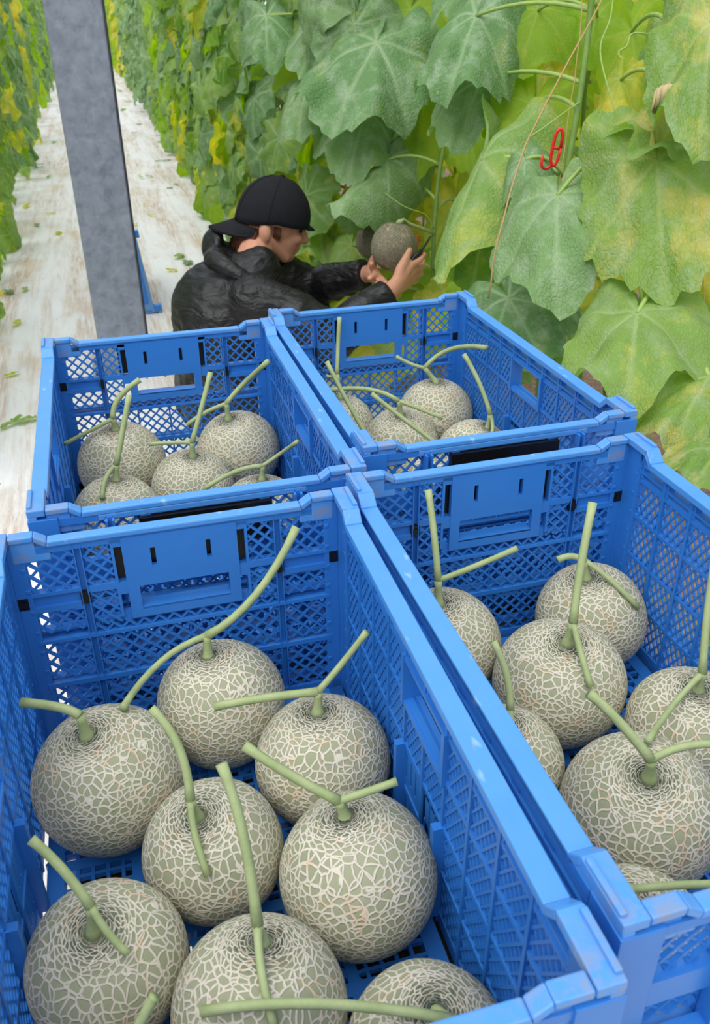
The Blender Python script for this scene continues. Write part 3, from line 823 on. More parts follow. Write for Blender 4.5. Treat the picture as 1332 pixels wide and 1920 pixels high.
def vine_pts(x, y, z1, amp=.02):
    pts = []; z = 0.
    while z < z1+.01:
        pts.append(Vector((x+rnd(-amp, amp), y+rnd(-amp, amp), z))); z += .14
    return pts
def plant(x, y, outs, z0, z1, step, size, mats, label, group, near=True, skip=None, height=1.95):
    e = empty('melon_plant', (x, y, 0)); tag(e, label, 'plant', group)
    pts = [p - Vector((x, y, 0)) for p in vine_pts(x, y, height)]
    mb = MB(); mb.tube(pts, .0065, 6); mb.build('vine', VINE, e, True)
    z = z0; far = MB(); fv = []; tint = []; k = 0
    while z < z1:
        z += step*rnd(.8, 1.2); k += 1
        o = rng.choice(outs); a = rnd(-.7, .7); out = Vector((o[0]*math.cos(a)-o[1]*math.sin(a), o[0]*math.sin(a)+o[1]*math.cos(a), 0))
        Rm = leaf_orient(out); s = size*rnd(.8, 1.18)
        node = Vector((rnd(-.02, .02), rnd(-.02, .02), z))
        # lower leaves turn yellow
        w = mats(z); mi = rng.choices(range(4), w)[0]
        attach = node - (Rm @ PET)*s
        if skip and skip(e.location + attach + (Rm @ Vector((0, .3, 0)))*s): continue
        M4 = Matrix.Translation(attach) @ Rm.to_4x4() @ Matrix.Scale(s, 4)
        if near:
            o_ = link('leaf', rng.choice(LEAF[mi]), e); o_.matrix_local = M4
            link('petiole', PETM, o_)
        else:
            g = rng.choice(LOW); n = len(far.v); tv = rng.random()
            far.add([M4 @ Vector(v) for v in g[0]], g[1]); fv += g[2]; tint += [tv]*len(g[0])
    if not near and far.v:
        lo = mats.__name__ == 'm_low'
        me = far.mesh('foliage', rng.choices(LG[:4], mats(.9))[0], True)
        me.attributes.new('vein', 'FLOAT', 'POINT').data.foreach_set('value', fv)
        me.attributes.new('tint', 'FLOAT', 'POINT').data.foreach_set('value', tint)
        f = link('foliage', me, e); f['kind'] = 'stuff'
    return e
def m_aisle(z): return (.50, .32, .05, .13) if z > .75 else (.18, .38, .26, .18)
def m_back(z): return (.08, .22, .36, .34)
def m_low(z): return (.5, .35, .05, .1)

# ------------------------------------------------------------------ plant rows
LBL_R = 'tall leafy melon vine in the right-hand row lining the white path'
LBL_RF = 'distant melon vine in the far end of the right-hand row'
LBL_L = 'tall leafy melon vine in the left-hand row at the left edge'
LBL_LF = 'distant melon vine in the far end of the left-hand row'
LBL_B = 'yellowing melon vine in the second row seen through gaps'
y = 3.05
while y < 11:
    near = y < 8.6
    plant(.87+rnd(-.05, .05), y, [(-1, 0), (-1, .25), (-1, -.35), (0, -1), (-.8, 0)], .03, 1.72, .072, .225, m_aisle, LBL_R if near else LBL_RF, 'right-hand row of melon vines', near)
    y += .34
while y < 34:
    plant(.87+rnd(-.05, .05), y, [(-1, 0), (-1, -.35), (0, -1)], .12, 1.5, .085, .23, m_aisle, LBL_RF, 'right-hand row of melon vines', False); y += .5
y = 2.7
while y < 11:
    near = y < 8.2
    plant(-.75+rnd(-.05, .05), y, [(1, 0), (1, -.3), (1, -.6), (0, -1)], .02, 1.62, .072, .22, m_aisle, LBL_L if near else LBL_LF, 'left-hand row of melon vines', near); y += .36
while y < 34:
    plant(-.75+rnd(-.05, .05), y, [(1, 0), (1, -.3), (0, -1)], .12, 1.5, .085, .23, m_aisle, LBL_LF, 'left-hand row of melon vines', False); y += .5
# second bed behind the right-hand row
y = 1.35
while y < 6.4:
    plant(1.62+rnd(-.08, .08), y, [(-1, 0), (-.6, -.8), (0, -1), (-1, .3)], .42, 1.75, .085, .215, m_back, LBL_B, 'second row of melon vines', y < 4.4); y += .36
y = 2.0
while y < 8:
    plant(2.75+rnd(-.1, .1), y, [(-1, 0), (-.5, -1)], .30, 1.75, .09, .25, m_back, 'melon vine in the third row deep behind the leaves', 'third row of melon vines', False); y += .42

# foremost plants of the right-hand row, leaf by leaf
def hero_plant(pix, label):
    """pix: list of (px,py,t) of the vine from the ground end upwards"""
    pts = [Wp(*p) for p in pix]
    b = pts[0]; base = Vector((b.x+.03, b.y+.02, 0)); topv = pts[-1]
    chain = [base] + pts + [topv + Vector((0, 0, .35)), topv + Vector((.02, 0, .8))]
    e = empty('melon_plant', base); tag(e, label, 'plant', 'foremost melon vines on the right')
    sm = []
    for i in range(len(chain)-1):
        for q in range(4): sm.append(chain[i].lerp(chain[i+1], q/4))
    sm.append(chain[-1])
    for _ in range(3): sm = [sm[0]] + [(sm[i-1]+sm[i]*2+sm[i+1])/4 for i in range(1, len(sm)-1)] + [sm[-1]]
    mb = MB(); mb.tube([p-base for p in sm], .0070, 8); mb.build('vine', VINE, e, True)
    e['_'] = 0; del e['_']
    return e, sm
CUSTOM = {}
def hero_leaf(pl, a, tip, mat, seed, bend=.5, fold=.8, ruffle=.06, wide=1., nrm=None, pet=None, length=None):
    e, chain = pl; A = Wp(*a); T = Wp(*tip); L = (T-A).length
    geo = leaf_geo(seed, bend, fold, ruffle, nseg=80, nring=12)
    tl = max(Vector(v).length for v in geo[0] if v[1] > .25 and abs(v[0]) < .05)
    s = L/tl
    me = leaf_mesh(geo, LG[mat])
    n = Vector(nrm) if nrm else (-ray(a[0], a[1]).normalized()*.9 + Vector((-.25, -.1, .45)))
    # the chord of the bent blade must run from A to T
    cy = [Vector(v) for v in geo[0] if v[1] > .25 and abs(v[0]) < .05]; tipv = max(cy, key=lambda v: v.length)
    R0 = frame(T-A, n)
    corr = tipv.normalized().rotation_difference(Vector((0, 1, 0))).to_matrix()
    Rm = R0 @ corr @ Matrix.Diagonal((wide*.66, 1, 1))
    o = link('leaf', me, e); o.matrix_local = Matrix.Translation(A - e.location) @ Rm.to_4x4() @ Matrix.Scale(s, 4)
    P = Wp(*pet) if pet else min(chain, key=lambda p: (p-A).length + .6*max(0, p.z-A.z))
    mid = (A+P)/2 + Vector((0, 0, .02))
    pts = [Vector(q) for q in bez(tuple(A), tuple(mid), tuple(P), 7)]
    inv = (e.matrix_basis @ o.matrix_basis).inverted()
    mb = MB(); mb.tube(pts, [.0036+.0002*i for i in range(8)], 8)
    # petiole verts go into the leaf's own space
    mb.v = [tuple(inv @ Vector(v)) for v in mb.v]
    mb.build('petiole', PETI, o, True)
    return o
PA = hero_plant([(1030,480,1.85), (1062,330,1.82), (1085,200,1.80), (1098,110,1.80), (1110,0,1.80)], 'melon vine with broad mildewed leaves just behind the red hook')
PB = hero_plant([(812,470,2.66), (815,420,2.64), (822,330,2.62), (838,250,2.6), (842,150,2.6)], 'melon vine the held melon grew on, right of the picker')
PC = hero_plant([(1225,560,1.72), (1215,430,1.7), (1225,300,1.7), (1240,150,1.7), (1250,10,1.7)], 'melon vine with yellow blotched leaves at the right edge')
PD = hero_plant([(738,330,2.95), (742,200,2.95), (745,60,2.95)], 'melon vine with large grey-green leaves above the picker')
# right edge
hero_leaf(PA, (1046,366,1.56), (1050,602,1.47), 0, 101, 1.0, 1.0, .05, 1.0, pet=(1172,272,1.68))
hero_leaf(PC, (1232,300,1.42), (1275,570,1.34), 4, 102, .35, .55, .06, .95)
hero_leaf(PC, (1262,262,1.50), (1180,300,1.40), 1, 103, .7, .7, .08, 1.0)
hero_leaf(PC, (1335,40,1.36), (1315,300,1.30), 4, 104, .4, .5, .07, .7)
hero_leaf(PC, (1196,586,1.34), (1178,800,1.22), 1, 105, .45, .75, .05, .95, pet=(1258,536,1.50))
hero_leaf(PC, (1330,705,1.26), (1232,835,1.14), 4, 106, .6, .8, .08, .8)
hero_leaf(PC, (1352,840,1.12), (1292,930,1.05), 4, 107, .5, .7, .08, 1.)
hero_leaf(PA, (955,560,1.72), (1030,690,1.62), 0, 108, .7, .9, .05, 1.1)
hero_leaf(PA, (903,300,1.90), (822,532,1.80), 1, 109, .3, 2.2, .10, 1.0, nrm=(-.9, -.3, .3))
hero_leaf(PA, (905,440,2.0), (885,560,1.95), 1, 110, .6, 1.2, .08, 1.2)
hero_leaf(PA, (985,300,1.78), (985,395,1.72), 0, 111, .6, 1.6, .05, 1.0)
# middle
hero_leaf(PA, (893,30,2.02), (838,205,1.95), 0, 112, .6, 1.4, .09, 1.0)
hero_leaf(PA, (905,150,2.12), (858,290,2.06), 0, 113, .7, 1.1, .07, 1.05)
hero_leaf(PA, (998,196,2.05), (958,318,2.02), 3, 114, .4, .5, .06, 1.15)
hero_leaf(PA, (1120,30,2.05), (1175,118,2.0), 3, 115, .5, .8, .06, 1.1)
hero_leaf(PA, (1010,20,2.1), (985,150,2.05), 3, 116, .6, .9, .07, 1.1)
hero_leaf(PC, (1185,60,1.95), (1205,190,1.9), 3, 117, .5, .9, .08, 1.0)
hero_leaf(PC, (1275,70,1.85), (1262,190,1.8), 1, 118, .5, .8, .08, 1.0)
hero_leaf(PB, (890,-40,2.3), (872,75,2.25), 0, 119, .5, 1.0, .07, 1.2)
hero_leaf(PB, (800,145,2.72), (783,345,2.68), 3, 120, .3, .7, .06, .75)
hero_leaf(PB, (880,200,2.62), (890,330,2.58), 3, 121, .4, .8, .06, .9)
hero_leaf(PB, (725,300,2.62), (622,402,2.50), 0, 122, .3, 2.4, .08, .9, nrm=(-.4, -.4, .8))
hero_leaf(PB, (660,460,2.86), (642,545,2.80), 1, 123, .6, 1.3, .08, 1.1)
hero_leaf(PB, (858,380,2.75), (868,500,2.7), 2, 124, .4, .8, .07, 1.0)
hero_leaf(PB, (760,350,2.9), (740,440,2.86), 2, 125, .4, .6, .05, 1.3)
hero_leaf(PB, (850,470,2.75), (820,560,2.7), 3, 126, .5, .8, .06, 1.2)
hero_leaf(PD, (706,80,2.55), (622,262,2.46), 0, 127, .6, .9, .08, 1.1)
hero_leaf(PD, (690,205,2.66), (650,345,2.58), 0, 128, .7, 1.0, .06, 1.1)
hero_leaf(PD, (575,165,2.75), (570,270,2.68), 0, 129, .7, 1.8, .06, 1.2)
hero_leaf(PD, (770,20,2.75), (750,150,2.7), 3, 130, .5, .9, .06, 1.0)
hero_leaf(PD, (620,20,2.8), (560,150,2.72), 0, 131, .5, 1.4, .07, 1.0)
hero_leaf(PD, (500,30,2.95), (505,140,2.9), 0, 132, .5, 1.2, .07, 1.1)
hero_leaf(PD, (600,400,3.05), (610,500,3.0), 1, 133, .5, .8, .07, 1.1)
hero_leaf(PA, (1100,330,2.0), (1130,430,1.98), 2, 134, .5, .7, .08, 1.1)
hero_leaf(PC, (1165,150,1.85), (1150,240,1.82), 2, 135, .5, 1.2, .08, .8)
hero_leaf(PA, (930,600,1.9), (985,720,1.85), 1, 136, .6, .9, .08, 1.1)
hero_leaf(PC, (1290,470,1.7), (1300,640,1.66), 2, 137, .5, .8, .08, .9)
hero_leaf(PC, (1290,620,1.55), (1280,760,1.45), 3, 138, .5, .9, .06, 1.0)

for q, (a, t_, mi) in enumerate([((745,545,2.85),(735,640,2.82),2), ((800,540,2.8),(815,640,2.75),3), ((700,560,2.95),(690,660,2.92),2), ((770,610,2.75),(780,700,2.72),1),
        ((845,560,2.6),(850,650,2.56),2), ((650,560,3.1),(650,660,3.05),3), ((690,400,3.0),(680,470,2.98),2), ((800,450,2.95),(805,540,2.92),2), ((890,560,2.4),(900,640,2.36),3), ((720,640,2.9),(725,720,2.88),2)]):
    hero_leaf(PB if q != 6 else PD, a, t_, mi, 150+q, .5, .7, .08, 1.5)
for q, (a, t_, mi) in enumerate([((1120,520,2.05),(1110,600,2.0),2), ((1180,470,2.1),(1175,540,2.06),2), ((1060,620,1.9),(1085,720,1.84),1), ((1140,290,2.1),(1165,370,2.05),2), ((1235,700,1.5),(1225,800,1.42),1)]):
    hero_leaf(PC, a, t_, mi, 170+q, .5, .9, .10, 1.2)
def tendril(pl, pix):
    P = [Wp(*q) for q in pix]; sm = []
    for i in range(len(P)-1):
        for k in range(5): sm.append(P[i].lerp(P[i+1], k/5))
    sm.append(P[-1])
    for _ in range(4): sm = [sm[0]] + [(sm[i-1]+sm[i]*2+sm[i+1])/4 for i in range(1, len(sm)-1)] + [sm[-1]]
    mb = MB(); mb.tube([p-pl[0].location for p in sm], [.0016]*(len(sm)-1)+[.0008], 6); mb.build('tendril', PETI, pl[0], True)
tendril(PC, [(1240,80,1.7), (1275,62,1.55), (1240,68,1.5), (1182,58,1.5), (1178,88,1.5), (1158,96,1.5), (1165,112,1.5)])
tendril(PC, [(1225,300,1.7), (1200,330,1.6), (1150,200,1.6), (1120,90,1.62), (1145,40,1.62), (1150,0,1.62)])
tendril(PA, [(1090,190,1.80), (1060,210,1.75), (1020,240,1.72), (995,256,1.72)])
tendril(PB, [(815,430,2.64), (800,400,2.6), (760,390,2.58), (720,360,2.58)])
# withered curl, twine, hooks
def curl(p, name, label, s=.03):
    mb = MB(); pts = [(math.cos(a)*s*.5, (a-2)*s*.35, math.sin(a)*s*.3) for a in [k*.6 for k in range(9)]]
    for i in range(len(pts)-1):
        a, b = Vector(pts[i]), Vector(pts[i+1]); mb.add([a-Vector((0, 0, s*.4)), b-Vector((0, .1*s, s*.5)), b+Vector((0, 0, s*.4)), a+Vector((.1*s, 0, s*.5))], [(0, 1, 2, 3)])
    o = mb.build(name, DRY, None, True); o.location = p; m = o.modifiers.new('t', 'SOLIDIFY'); m.thickness = .002
    tag(o, label, 'leaf'); return o
curl(Wp(1252,186,1.36), 'dried_leaf', 'curled brown dead leaf scrap by the yellow leaf, upper right')
def string(p, label, r=.0016):
    P = [Vector(q) for q in p]; n = 14; pts = []
    for i in range(n+1):
        f = i/n*(len(P)-1); k = min(int(f), len(P)-2); pts.append(P[k].lerp(P[k+1], f-k) + Vector((.0015*math.sin(i*2), 0, 0)))
    mb = MB(); mb.tube(pts, r, 6); o = mb.build('twine', TWINE, None, True); tag(o, label, 'twine', 'twine that holds up the vines'); return o
t0 = Wp(1128,0,1.62)
string([t0 + (t0-Wp(985,270,1.58))*1.6, t0, Wp(985,270,1.52), Wp(935,440,1.50), Wp(915,560,1.54)], 'taut tan twine slanting across the big leaf at right')
string([Wp(1096,-260,1.79), Wp(1090,60,1.79), Wp(1064,240,1.80), Wp(1040,420,1.83)], 'thin tan twine running down beside the red hook', .0011)
string([Wp(1300,-200,1.62), Wp(1312,400,1.62), Wp(1322,560,1.62), Wp(1305,690,1.6)], 'thin tan twine at the far right edge by the pale melon', .0012)

def hook(p, label, s=1., rz=0., tilt=.12):
    e = empty('vine_hook', p); tag(e, label, 'hook', 'red plastic vine hooks'); e.rotation_euler = (0, tilt, rz)
    mb = MB(); n = 20; loop = []
    for i in range(n+1):
        a = math.pi*2*i/n; z = math.sin(a); loop.append((.0072*s*math.cos(a), 0, -.032*s + .030*s*(abs(z)**.6)*(1 if z > 0 else -1)))
    mb.tube(loop, .0030*s, 6); mb.build('clip_body', RED, e, True)
    mb = MB(); mb.tube([(-.0065*s, 0, -.032*s), (.0065*s, 0, -.034*s)], .0028*s, 6); mb.build('cross_bar', RED, e, True)
    mb = MB(); pts = [(-.006*s, 0, -.05*s)] + [(-.0125*s + .0085*s*math.cos(a), 0, -.060*s - .0085*s*math.sin(a)) for a in [k*math.pi/8 for k in range(9)]] + [(-.022*s, 0, -.046*s)]
    mb.tube(pts, [.0028*s]*(len(pts)-1)+[.0018*s], 6); mb.build('hook_end', RED, e, True)
hook(Wp(1052,240,1.69), 'bright red plastic hook on the vine at upper right', 1.12, -.25)
hook(Wp(727,378,2.62), 'red plastic hook above the melon being picked', .85, -.2)
hook(Wp(1108,225,2.1), 'small red hook half hidden behind yellow leaves', .5)
hook(Wp(785,442,2.66), 'tiny red hook right of the melon being picked', .55)

# ------------------------------------------------------------------ other melons
def loose_melon(p, R, label, ax=(0, 0, 1), mat=None, stalk=None):
    e = empty('netted_melon', p); tag(e, label, 'melon')
    f = link('fruit', scaled(fruit_base[1], R, mat or MELON), e); f.rotation_mode = 'QUATERNION'; f.rotation_quaternion = Vector((0, 0, 1)).rotation_difference(Vector(ax).normalized())
    if stalk:
        mb = MB(); S = [Vector(q)-Vector(p) for q in stalk]; mb.tube(S, [.009]+[.005]*(len(S)-1), 8); mb.build('stalk', STEM, e, True)
    return e
HM = Wp(740, 463, 2.55); HR = .0715
loose_melon(HM, HR, 'fine-netted melon held in both hands by the picker', (.2, .1, 1), MELONF,
            [HM + Vector((.014, .007, .066)), Wp(757,412,2.55), Wp(768,420,2.56), Wp(790,428,2.6), Wp(815,438,2.645)])
g = Wp(700, 452, 2.80)
loose_melon(g, .058, 'dim grey melon hanging just behind the held one', (0, 0, 1), MELONF, [g + Vector((0, 0, .053)), g + Vector((.01, .02, .12)), g + Vector((.05, .12, .30))])
g = Wp(1258, 588, 2.15)
loose_melon(g, .072, 'pale melon hanging behind the leaves at the right edge', (0, 0, 1), MELONF, [g + Vector((0, 0, .066)), g + Vector((0, .01, .12)), g + Vector((.03, .05, .30))])

# ------------------------------------------------------------------ crouching picker
def picker():
    wr = Wp(733, 545, 2.43); wl = Wp(690, 513, 2.64)          # wrists: near (right) and far (left)
    sh_r = Vector((.370, 2.37, .500)); el_r = Vector((.570, 2.27, .405))
    sh_l = Vector((.415, 2.70, .510)); el_l = Vector((.610, 2.72, .425))
    pel = Vector((.265, 2.54, .20)); hipr = Vector((.27, 2.44, .18)); hipl = Vector((.27, 2.64, .18))
    kr = Vector((.60, 2.40, .36)); kl = Vector((.60, 2.70, .36)); ar = Vector((.38, 2.42, .09)); al = Vector((.40, 2.66, .09))
    neck = Vector((.405, 2.535, .555))
    HC = Wp(512, 408, 2.58)                                        # skull centre
    HRm = Euler((0, math.radians(17), math.radians(-3)), 'XYZ').to_matrix()    # face along local +x, nodding down
    hl = lambda x, y, z: HC + HRm @ Vector((x, y, z))
    b = MB(); S = 14
    # skull and face
    b.ball(HC, (.094, .075, .092), 18, HRm)
    b.ball(hl(.040, 0, -.045), (.058, .058, .070), 16, HRm)
    b.ball(hl(.060, 0, -.092), (.034, .036, .028), 12, HRm)            # chin
    for s in (-1, 1):
        b.capsule(hl(.055, s*.026, -.095), hl(-.005, s*.055, -.055), .022, .022)   # jaw line
        b.ball(hl(.072, s*.034, -.036), (.024, .022, .020), 10, HRm)        # cheek bone
        b.capsule(hl(.088, s*.014, .006), hl(.078, s*.044, .003), .010, .008)   # brow ridge
        # ear: rim and lobe
        b.ball(hl(-.028, s*.079, -.032), (.020, .014, .032), 12, HRm @ Euler((0, -.25, s*.45)).to_matrix())
        b.ball(hl(-.020, s*.075, -.060), (.010, .009, .011), 8, HRm)
    b.capsule(hl(.090, 0, -.002), hl(.112, 0, -.040), .008, .012)        # nose
    for s in (-1, 1): b.ball(hl(.100, s*.011, -.043), .009, 8)
    b.capsule(hl(.094, -.014, -.064), hl(.094, .014, -.064), .0075, .0075); b.capsule(hl(.091, -.012, -.075), hl(.091, .012, -.075), .0075, .0075)
    # neck, trunk, limbs under the clothes
    b.capsule(hl(-.025, 0, -.06), neck + Vector((-.02, 0, -.01)), .050, .052); b.capsule(neck, Vector((.34, 2.535, .44)), .055, .08); b.capsule(Vector((.34, 2.535, .44)), pel, .08, .08)
    b.capsule(sh_r, sh_l, .04, .04)
    for sh, el, w in ((sh_r, el_r, wr), (sh_l, el_l, wl)):
        b.capsule(sh, el, .045, .038); b.capsule(el, w, .037, .026)
    for h, k, a in ((hipr, kr, ar), (hipl, kl, al)):
        b.capsule(h, k, .07, .048); b.capsule(k, a, .048, .032); b.capsule(a, a + Vector((.12, 0, -.05)), .03, .025)
    # near hand: back of the hand to the camera, thumb up the fruit, knife pinched by the index finger
    def chain(pts, r):
        for i in range(len(pts)-1): b.capsule(pts[i], pts[i+1], r[i], r[i+1], 10)
    kn = [Wp(772,496,2.455), Wp(776,506,2.475), Wp(775,517,2.495), Wp(769,528,2.51)]
    for k, q in enumerate(kn): chain([wr, wr.lerp(q, .5), q], [.024, .019, .0125])
    chain([kn[0], Wp(786,489,2.46), Wp(796,477,2.475)], [.0115, .0100, .0082])
    chain([kn[1], Wp(791,500,2.50), Wp(793,487,2.53)], [.0115, .0100, .0082])
    chain([kn[2], Wp(789,513,2.53), Wp(786,500,2.57)], [.0110, .0098, .0080])
    chain([kn[3], Wp(781,527,2.55), Wp(777,515,2.585)], [.0100, .0088, .0074])
    chain([wr.lerp(kn[0], .3), Wp(752,504,2.435), Wp(760,488,2.442), Wp(769,469,2.450)], [.019, .0155, .0125, .0090])
    # far hand: cups the fruit from below left
    pk = [Wp(706,508,2.56), Wp(708,516,2.545), Wp(712,523,2.535), Wp(718,527,2.525)]
    for q in pk: chain([wl, wl.lerp(q, .5), q], [.024, .019, .0125])
    chain([pk[0], Wp(699,503,2.53), Wp(697,495,2.51)], [.0115, .0105, .0088])
    chain([pk[1], Wp(699,519,2.51), Wp(694,522,2.495)], [.0115, .0105, .0088])
    chain([pk[2], Wp(712,530,2.51), Wp(707,533,2.485)], [.0110, .0098, .0082])
    chain([pk[3], Wp(724,533,2.515), Wp(724,530,2.49)], [.0100, .0090, .0076])
    chain([wl.lerp(pk[0], .3), Wp(698,494,2.60), Wp(702,480,2.585)], [.017, .0135, .0095])
    body = remeshed(b, 'person', SKIN, .0042, 3)
    tag(body, 'person in black cap and black jacket crouching to pick a melon', 'person')
    # origin to the ground under the figure
    off = Vector((.38, 2.54, 0)); body.data.transform(Matrix.Translation(-off)); body.location = off
    def part(o):
        o.data.transform(Matrix.Translation(-off)); o.parent = body; return o
    # jacket
    j = MB()
    j.ball((.285, 2.535, .30), (.155, .205, .20), 18); j.ball((.292, 2.535, .42), (.150, .215, .16), 18)
    j.ball((.330, 2.535, .490), (.115, .200, .085), 18, Euler((0, .5, 0)).to_matrix())
    j.capsule((.285, 2.45, .20), (.285, 2.62, .20), .150, .150, 16)
    j.capsule(sh_r + Vector((-.01, 0, -.015)), sh_l + Vector((-.01, 0, -.015)), .075, .075)
    for sh, el, w, d in ((sh_r, el_r, wr, 1), (sh_l, el_l, wl, 1)):
        m1 = sh.lerp(el, .5) + Vector((0, 0, .012)); m2 = el.lerp(w, .45) + Vector((0, 0, .006)); cuff = el.lerp(w, .97)
        j.capsule(sh, m1, .078, .072, 14); j.capsule(m1, el, .072, .064, 14); j.capsule(el, m2, .064, .057, 14); j.tube([m2, cuff], [.057, .043], 16)
        # sleeve creases
        for q, rr in ((.18, .066), (.42, .062), (.66, .056)):
            c = el.lerp(w, q); dv = (w-el).normalized(); j.tube([c-dv*.012, c, c+dv*.012], [rr*.86, rr, rr*.84], 14)
        for q, rr in ((.55, .079), (.8, .074)):
            c = sh.lerp(el, q); dv = (el-sh).normalized(); j.tube([c-dv*.013, c+Vector((0, 0, .006)), c+dv*.013], [rr*.86, rr, rr*.84], 14)
    j.capsule(neck + Vector((-.02, 0, -.05)), neck + Vector((.005, 0, -.01)), .10, .072)
    jk = part(remeshed(j, 'jacket', JACKET, .0065, 5))
    tx = bpy.data.textures.new('creases', 'CLOUDS'); tx.noise_scale = .07; tx.noise_depth = 2
    dm = jk.modifiers.new('creases', 'DISPLACE'); dm.texture = tx; dm.strength = .013; dm.mid_level = .5; dm.texture_coords = 'LOCAL'
    # hood lying folded round the nape
    h = MB(); pts = []
    for i in range(11):
        a = math.radians(95 + i*17); pts.append(neck + Vector((-.030 + .085*math.cos(a), .118*math.sin(a), -.012 - .040*math.cos(a))))
    for i in range(10):
        f = math.sin(math.pi*(i+.5)/10); h.capsule(pts[i], pts[i+1], .020+.014*f, .020+.014*f, 10)
    nb = Wp(392, 452, 2.58)
    h.ball(nb + Vector((.01, 0, -.008)), (.030, .085, .050), 14, Euler((0, .45, 0)).to_matrix()); h.ball(nb + Vector((.045, 0, -.045)), (.055, .10, .040), 14, Euler((0, .3, 0)).to_matrix())
    hd = part(remeshed(h, 'hood', JACKET, .006, 4))
    dm = hd.modifiers.new('creases', 'DISPLACE'); dm.texture = tx; dm.strength = .010; dm.mid_level = .5; dm.texture_coords = 'LOCAL'
    # trousers and boots
    t = MB()
    t.ball(pel + Vector((.01, 0, -.04)), (.15, .185, .13), 16)
    for hp, k, a in ((hipr, kr, ar), (hipl, kl, al)):
        t.capsule(hp, k, .092, .068, 14); t.capsule(k, a + Vector((0, 0, .03)), .068, .052, 14)
    part(remeshed(t, 'trousers', TROUSER, .008, 4))
    for a in (ar, al):
        m = MB(); m.capsule(a + Vector((0, 0, .06)), a + Vector((-.01, 0, -.04)), .055, .045); m.capsule(a + Vector((-.01, 0, -.048)), a + Vector((.15, 0, -.052)), .042, .038); m.box(a.x-.055, a.x+.19, a.y-.042, a.y+.042, .004, .028)
        part(remeshed(m, 'boot', RUBBER, .006, 3))
    # cap worn back to front
    c = MB(); n = 28; prof = []
    cap_dome = MB(); vs = []; fs = []; rings = 14
    for side, k in ((0, 1.), (1, .955)):
        for i in range(rings+1):
            a = math.radians(3 + 93*i/rings)
            for q in range(n):
                th = 2*math.pi*q/n
                x = .112*math.sin(a)*math.cos(th)*k; yv = .095*math.sin(a)*math.sin(th)*k; z = (.112*math.cos(a)+.008)*k
                z += .006*(1 if math.cos(th*6) > .96 else 0)*0
                z -= .030*max(0, -math.cos(th))*(i/rings)**3
                vs.append((x, yv, z))
    m_ = (rings+1)*n
    for i in range(rings):
        for q in range(n):
            q2 = (q+1) % n
            fs.append((i*n+q, (i+1)*n+q, (i+1)*n+q2, i*n+q2)); fs.append((m_+i*n+q, m_+i*n+q2, m_+(i+1)*n+q2, m_+(i+1)*n+q))
    for q in range(n):
        q2 = (q+1) % n; fs.append((rings*n+q, m_+rings*n+q, m_+rings*n+q2, rings*n+q2)); fs.append((q, q2, m_+q2, m_+q))
    c.add([hl(*v) for v in vs], fs)
    cap = part(c.build('cap', CAPM, None, True))
    c = MB()
    for q in range(6):
        pts = []
        for i in range(2, rings+1):
            a = math.radians(3 + 93*i/rings); th = math.pi*q/3+.26; z = .1125*math.cos(a)+.008 - .030*max(0, -math.cos(th))*(i/rings)**3
            pts.append(hl(.1125*math.sin(a)*math.cos(th), .0955*math.sin(a)*math.sin(th), z))
        c.tube(pts, .0013, 5)
    def sub(o): o.data.transform(Matrix.Translation(-off)); o.parent = cap; return o
    sub(c.build('seam', CAPM, None, True))
    c = MB(); c.ball(hl(0, 0, .120), (.009, .009, .006), 10, HRm); sub(c.build('button', CAPM, None, True))
    # bill sticks out over the nape, slightly drooping
    c = MB(); vs = []; nn = 15
    for lay in (0, 1):
        for j_ in range(5):
            f = j_/4
            for i in range(nn):
                a = math.radians(180-62+124*i/(nn-1)); ext = .072*math.cos((i/(nn-1)-.5)*math.pi*.95)**.6*f
                x = .108*math.cos(a) + math.cos(a)*0 - ext; yv = .092*math.sin(a)*(1-.08*f)
                z = -.030 - .55*ext - .9*abs(yv)*abs(yv)*4*f - .004*lay + .0*f
                vs.append(hl(x, yv, z))
    fs = []
    for lay in (0, 1):
        o_ = lay*5*nn
        for j_ in range(4):
            for i in range(nn-1):
                qd = (o_+j_*nn+i, o_+j_*nn+i+1, o_+(j_+1)*nn+i+1, o_+(j_+1)*nn+i); fs.append(qd if lay else qd[::-1])
    for i in range(nn-1):
        for j_ in (0, 4): fs.append((j_*nn+i, j_*nn+i+1, 5*nn+j_*nn+i+1, 5*nn+j_*nn+i))
    c.add(vs, fs); sub(c.build('bill', CAPM, None, True))
    c = MB(); c.capsule(hl(.104, -.03, .000), hl(.124, -.020, -.002), .007, .004); c.capsule(hl(.108, .03, .0), hl(.124, -.02, -.002), .006, .004); sub(c.build('strap_tab', CAPM, None, True))
    # hair at temple and nape
    c = MB(); hr = random.Random(5)
    for i in range(520):
        u = hr.random(); s = -1 if hr.random() < .72 else 1
        a = math.radians(119 + 61*u); x = .092*math.cos(a)-.004; yv = s*.079*math.sin(a)+hr.uniform(-.003, .006)*s
        z = -.012-.012*u + hr.uniform(-.03, .006); ln = (.082 + .024*u)*hr.uniform(.7, 1.15)
        p0 = (x, yv, z); p1 = (x-.006*hr.random(), yv+s*.006*hr.random(), z-ln*.5); p2 = (x-.022*hr.random()+.004, yv*.86+s*hr.uniform(-.004, .014), z-ln)
        c.tube([hl(*p0), hl(*p1), hl(*p2)], [.0030, .0030, .0006], 4)
    part(c.build('hair', HAIR, None, True)); c = MB()
    for i in range(60):   # sideburn
        s = -1; x = hr.uniform(-.004, .018); z = hr.uniform(-.012, -.022); p0 = (x, s*.0755, z); p2 = (x+.006, s*.0705, z-hr.uniform(.015, .036)); c.tube([hl(*p0), hl(*p2)], [.0016, .0005], 4)
    part(c.build('sideburn', HAIR, None, True))
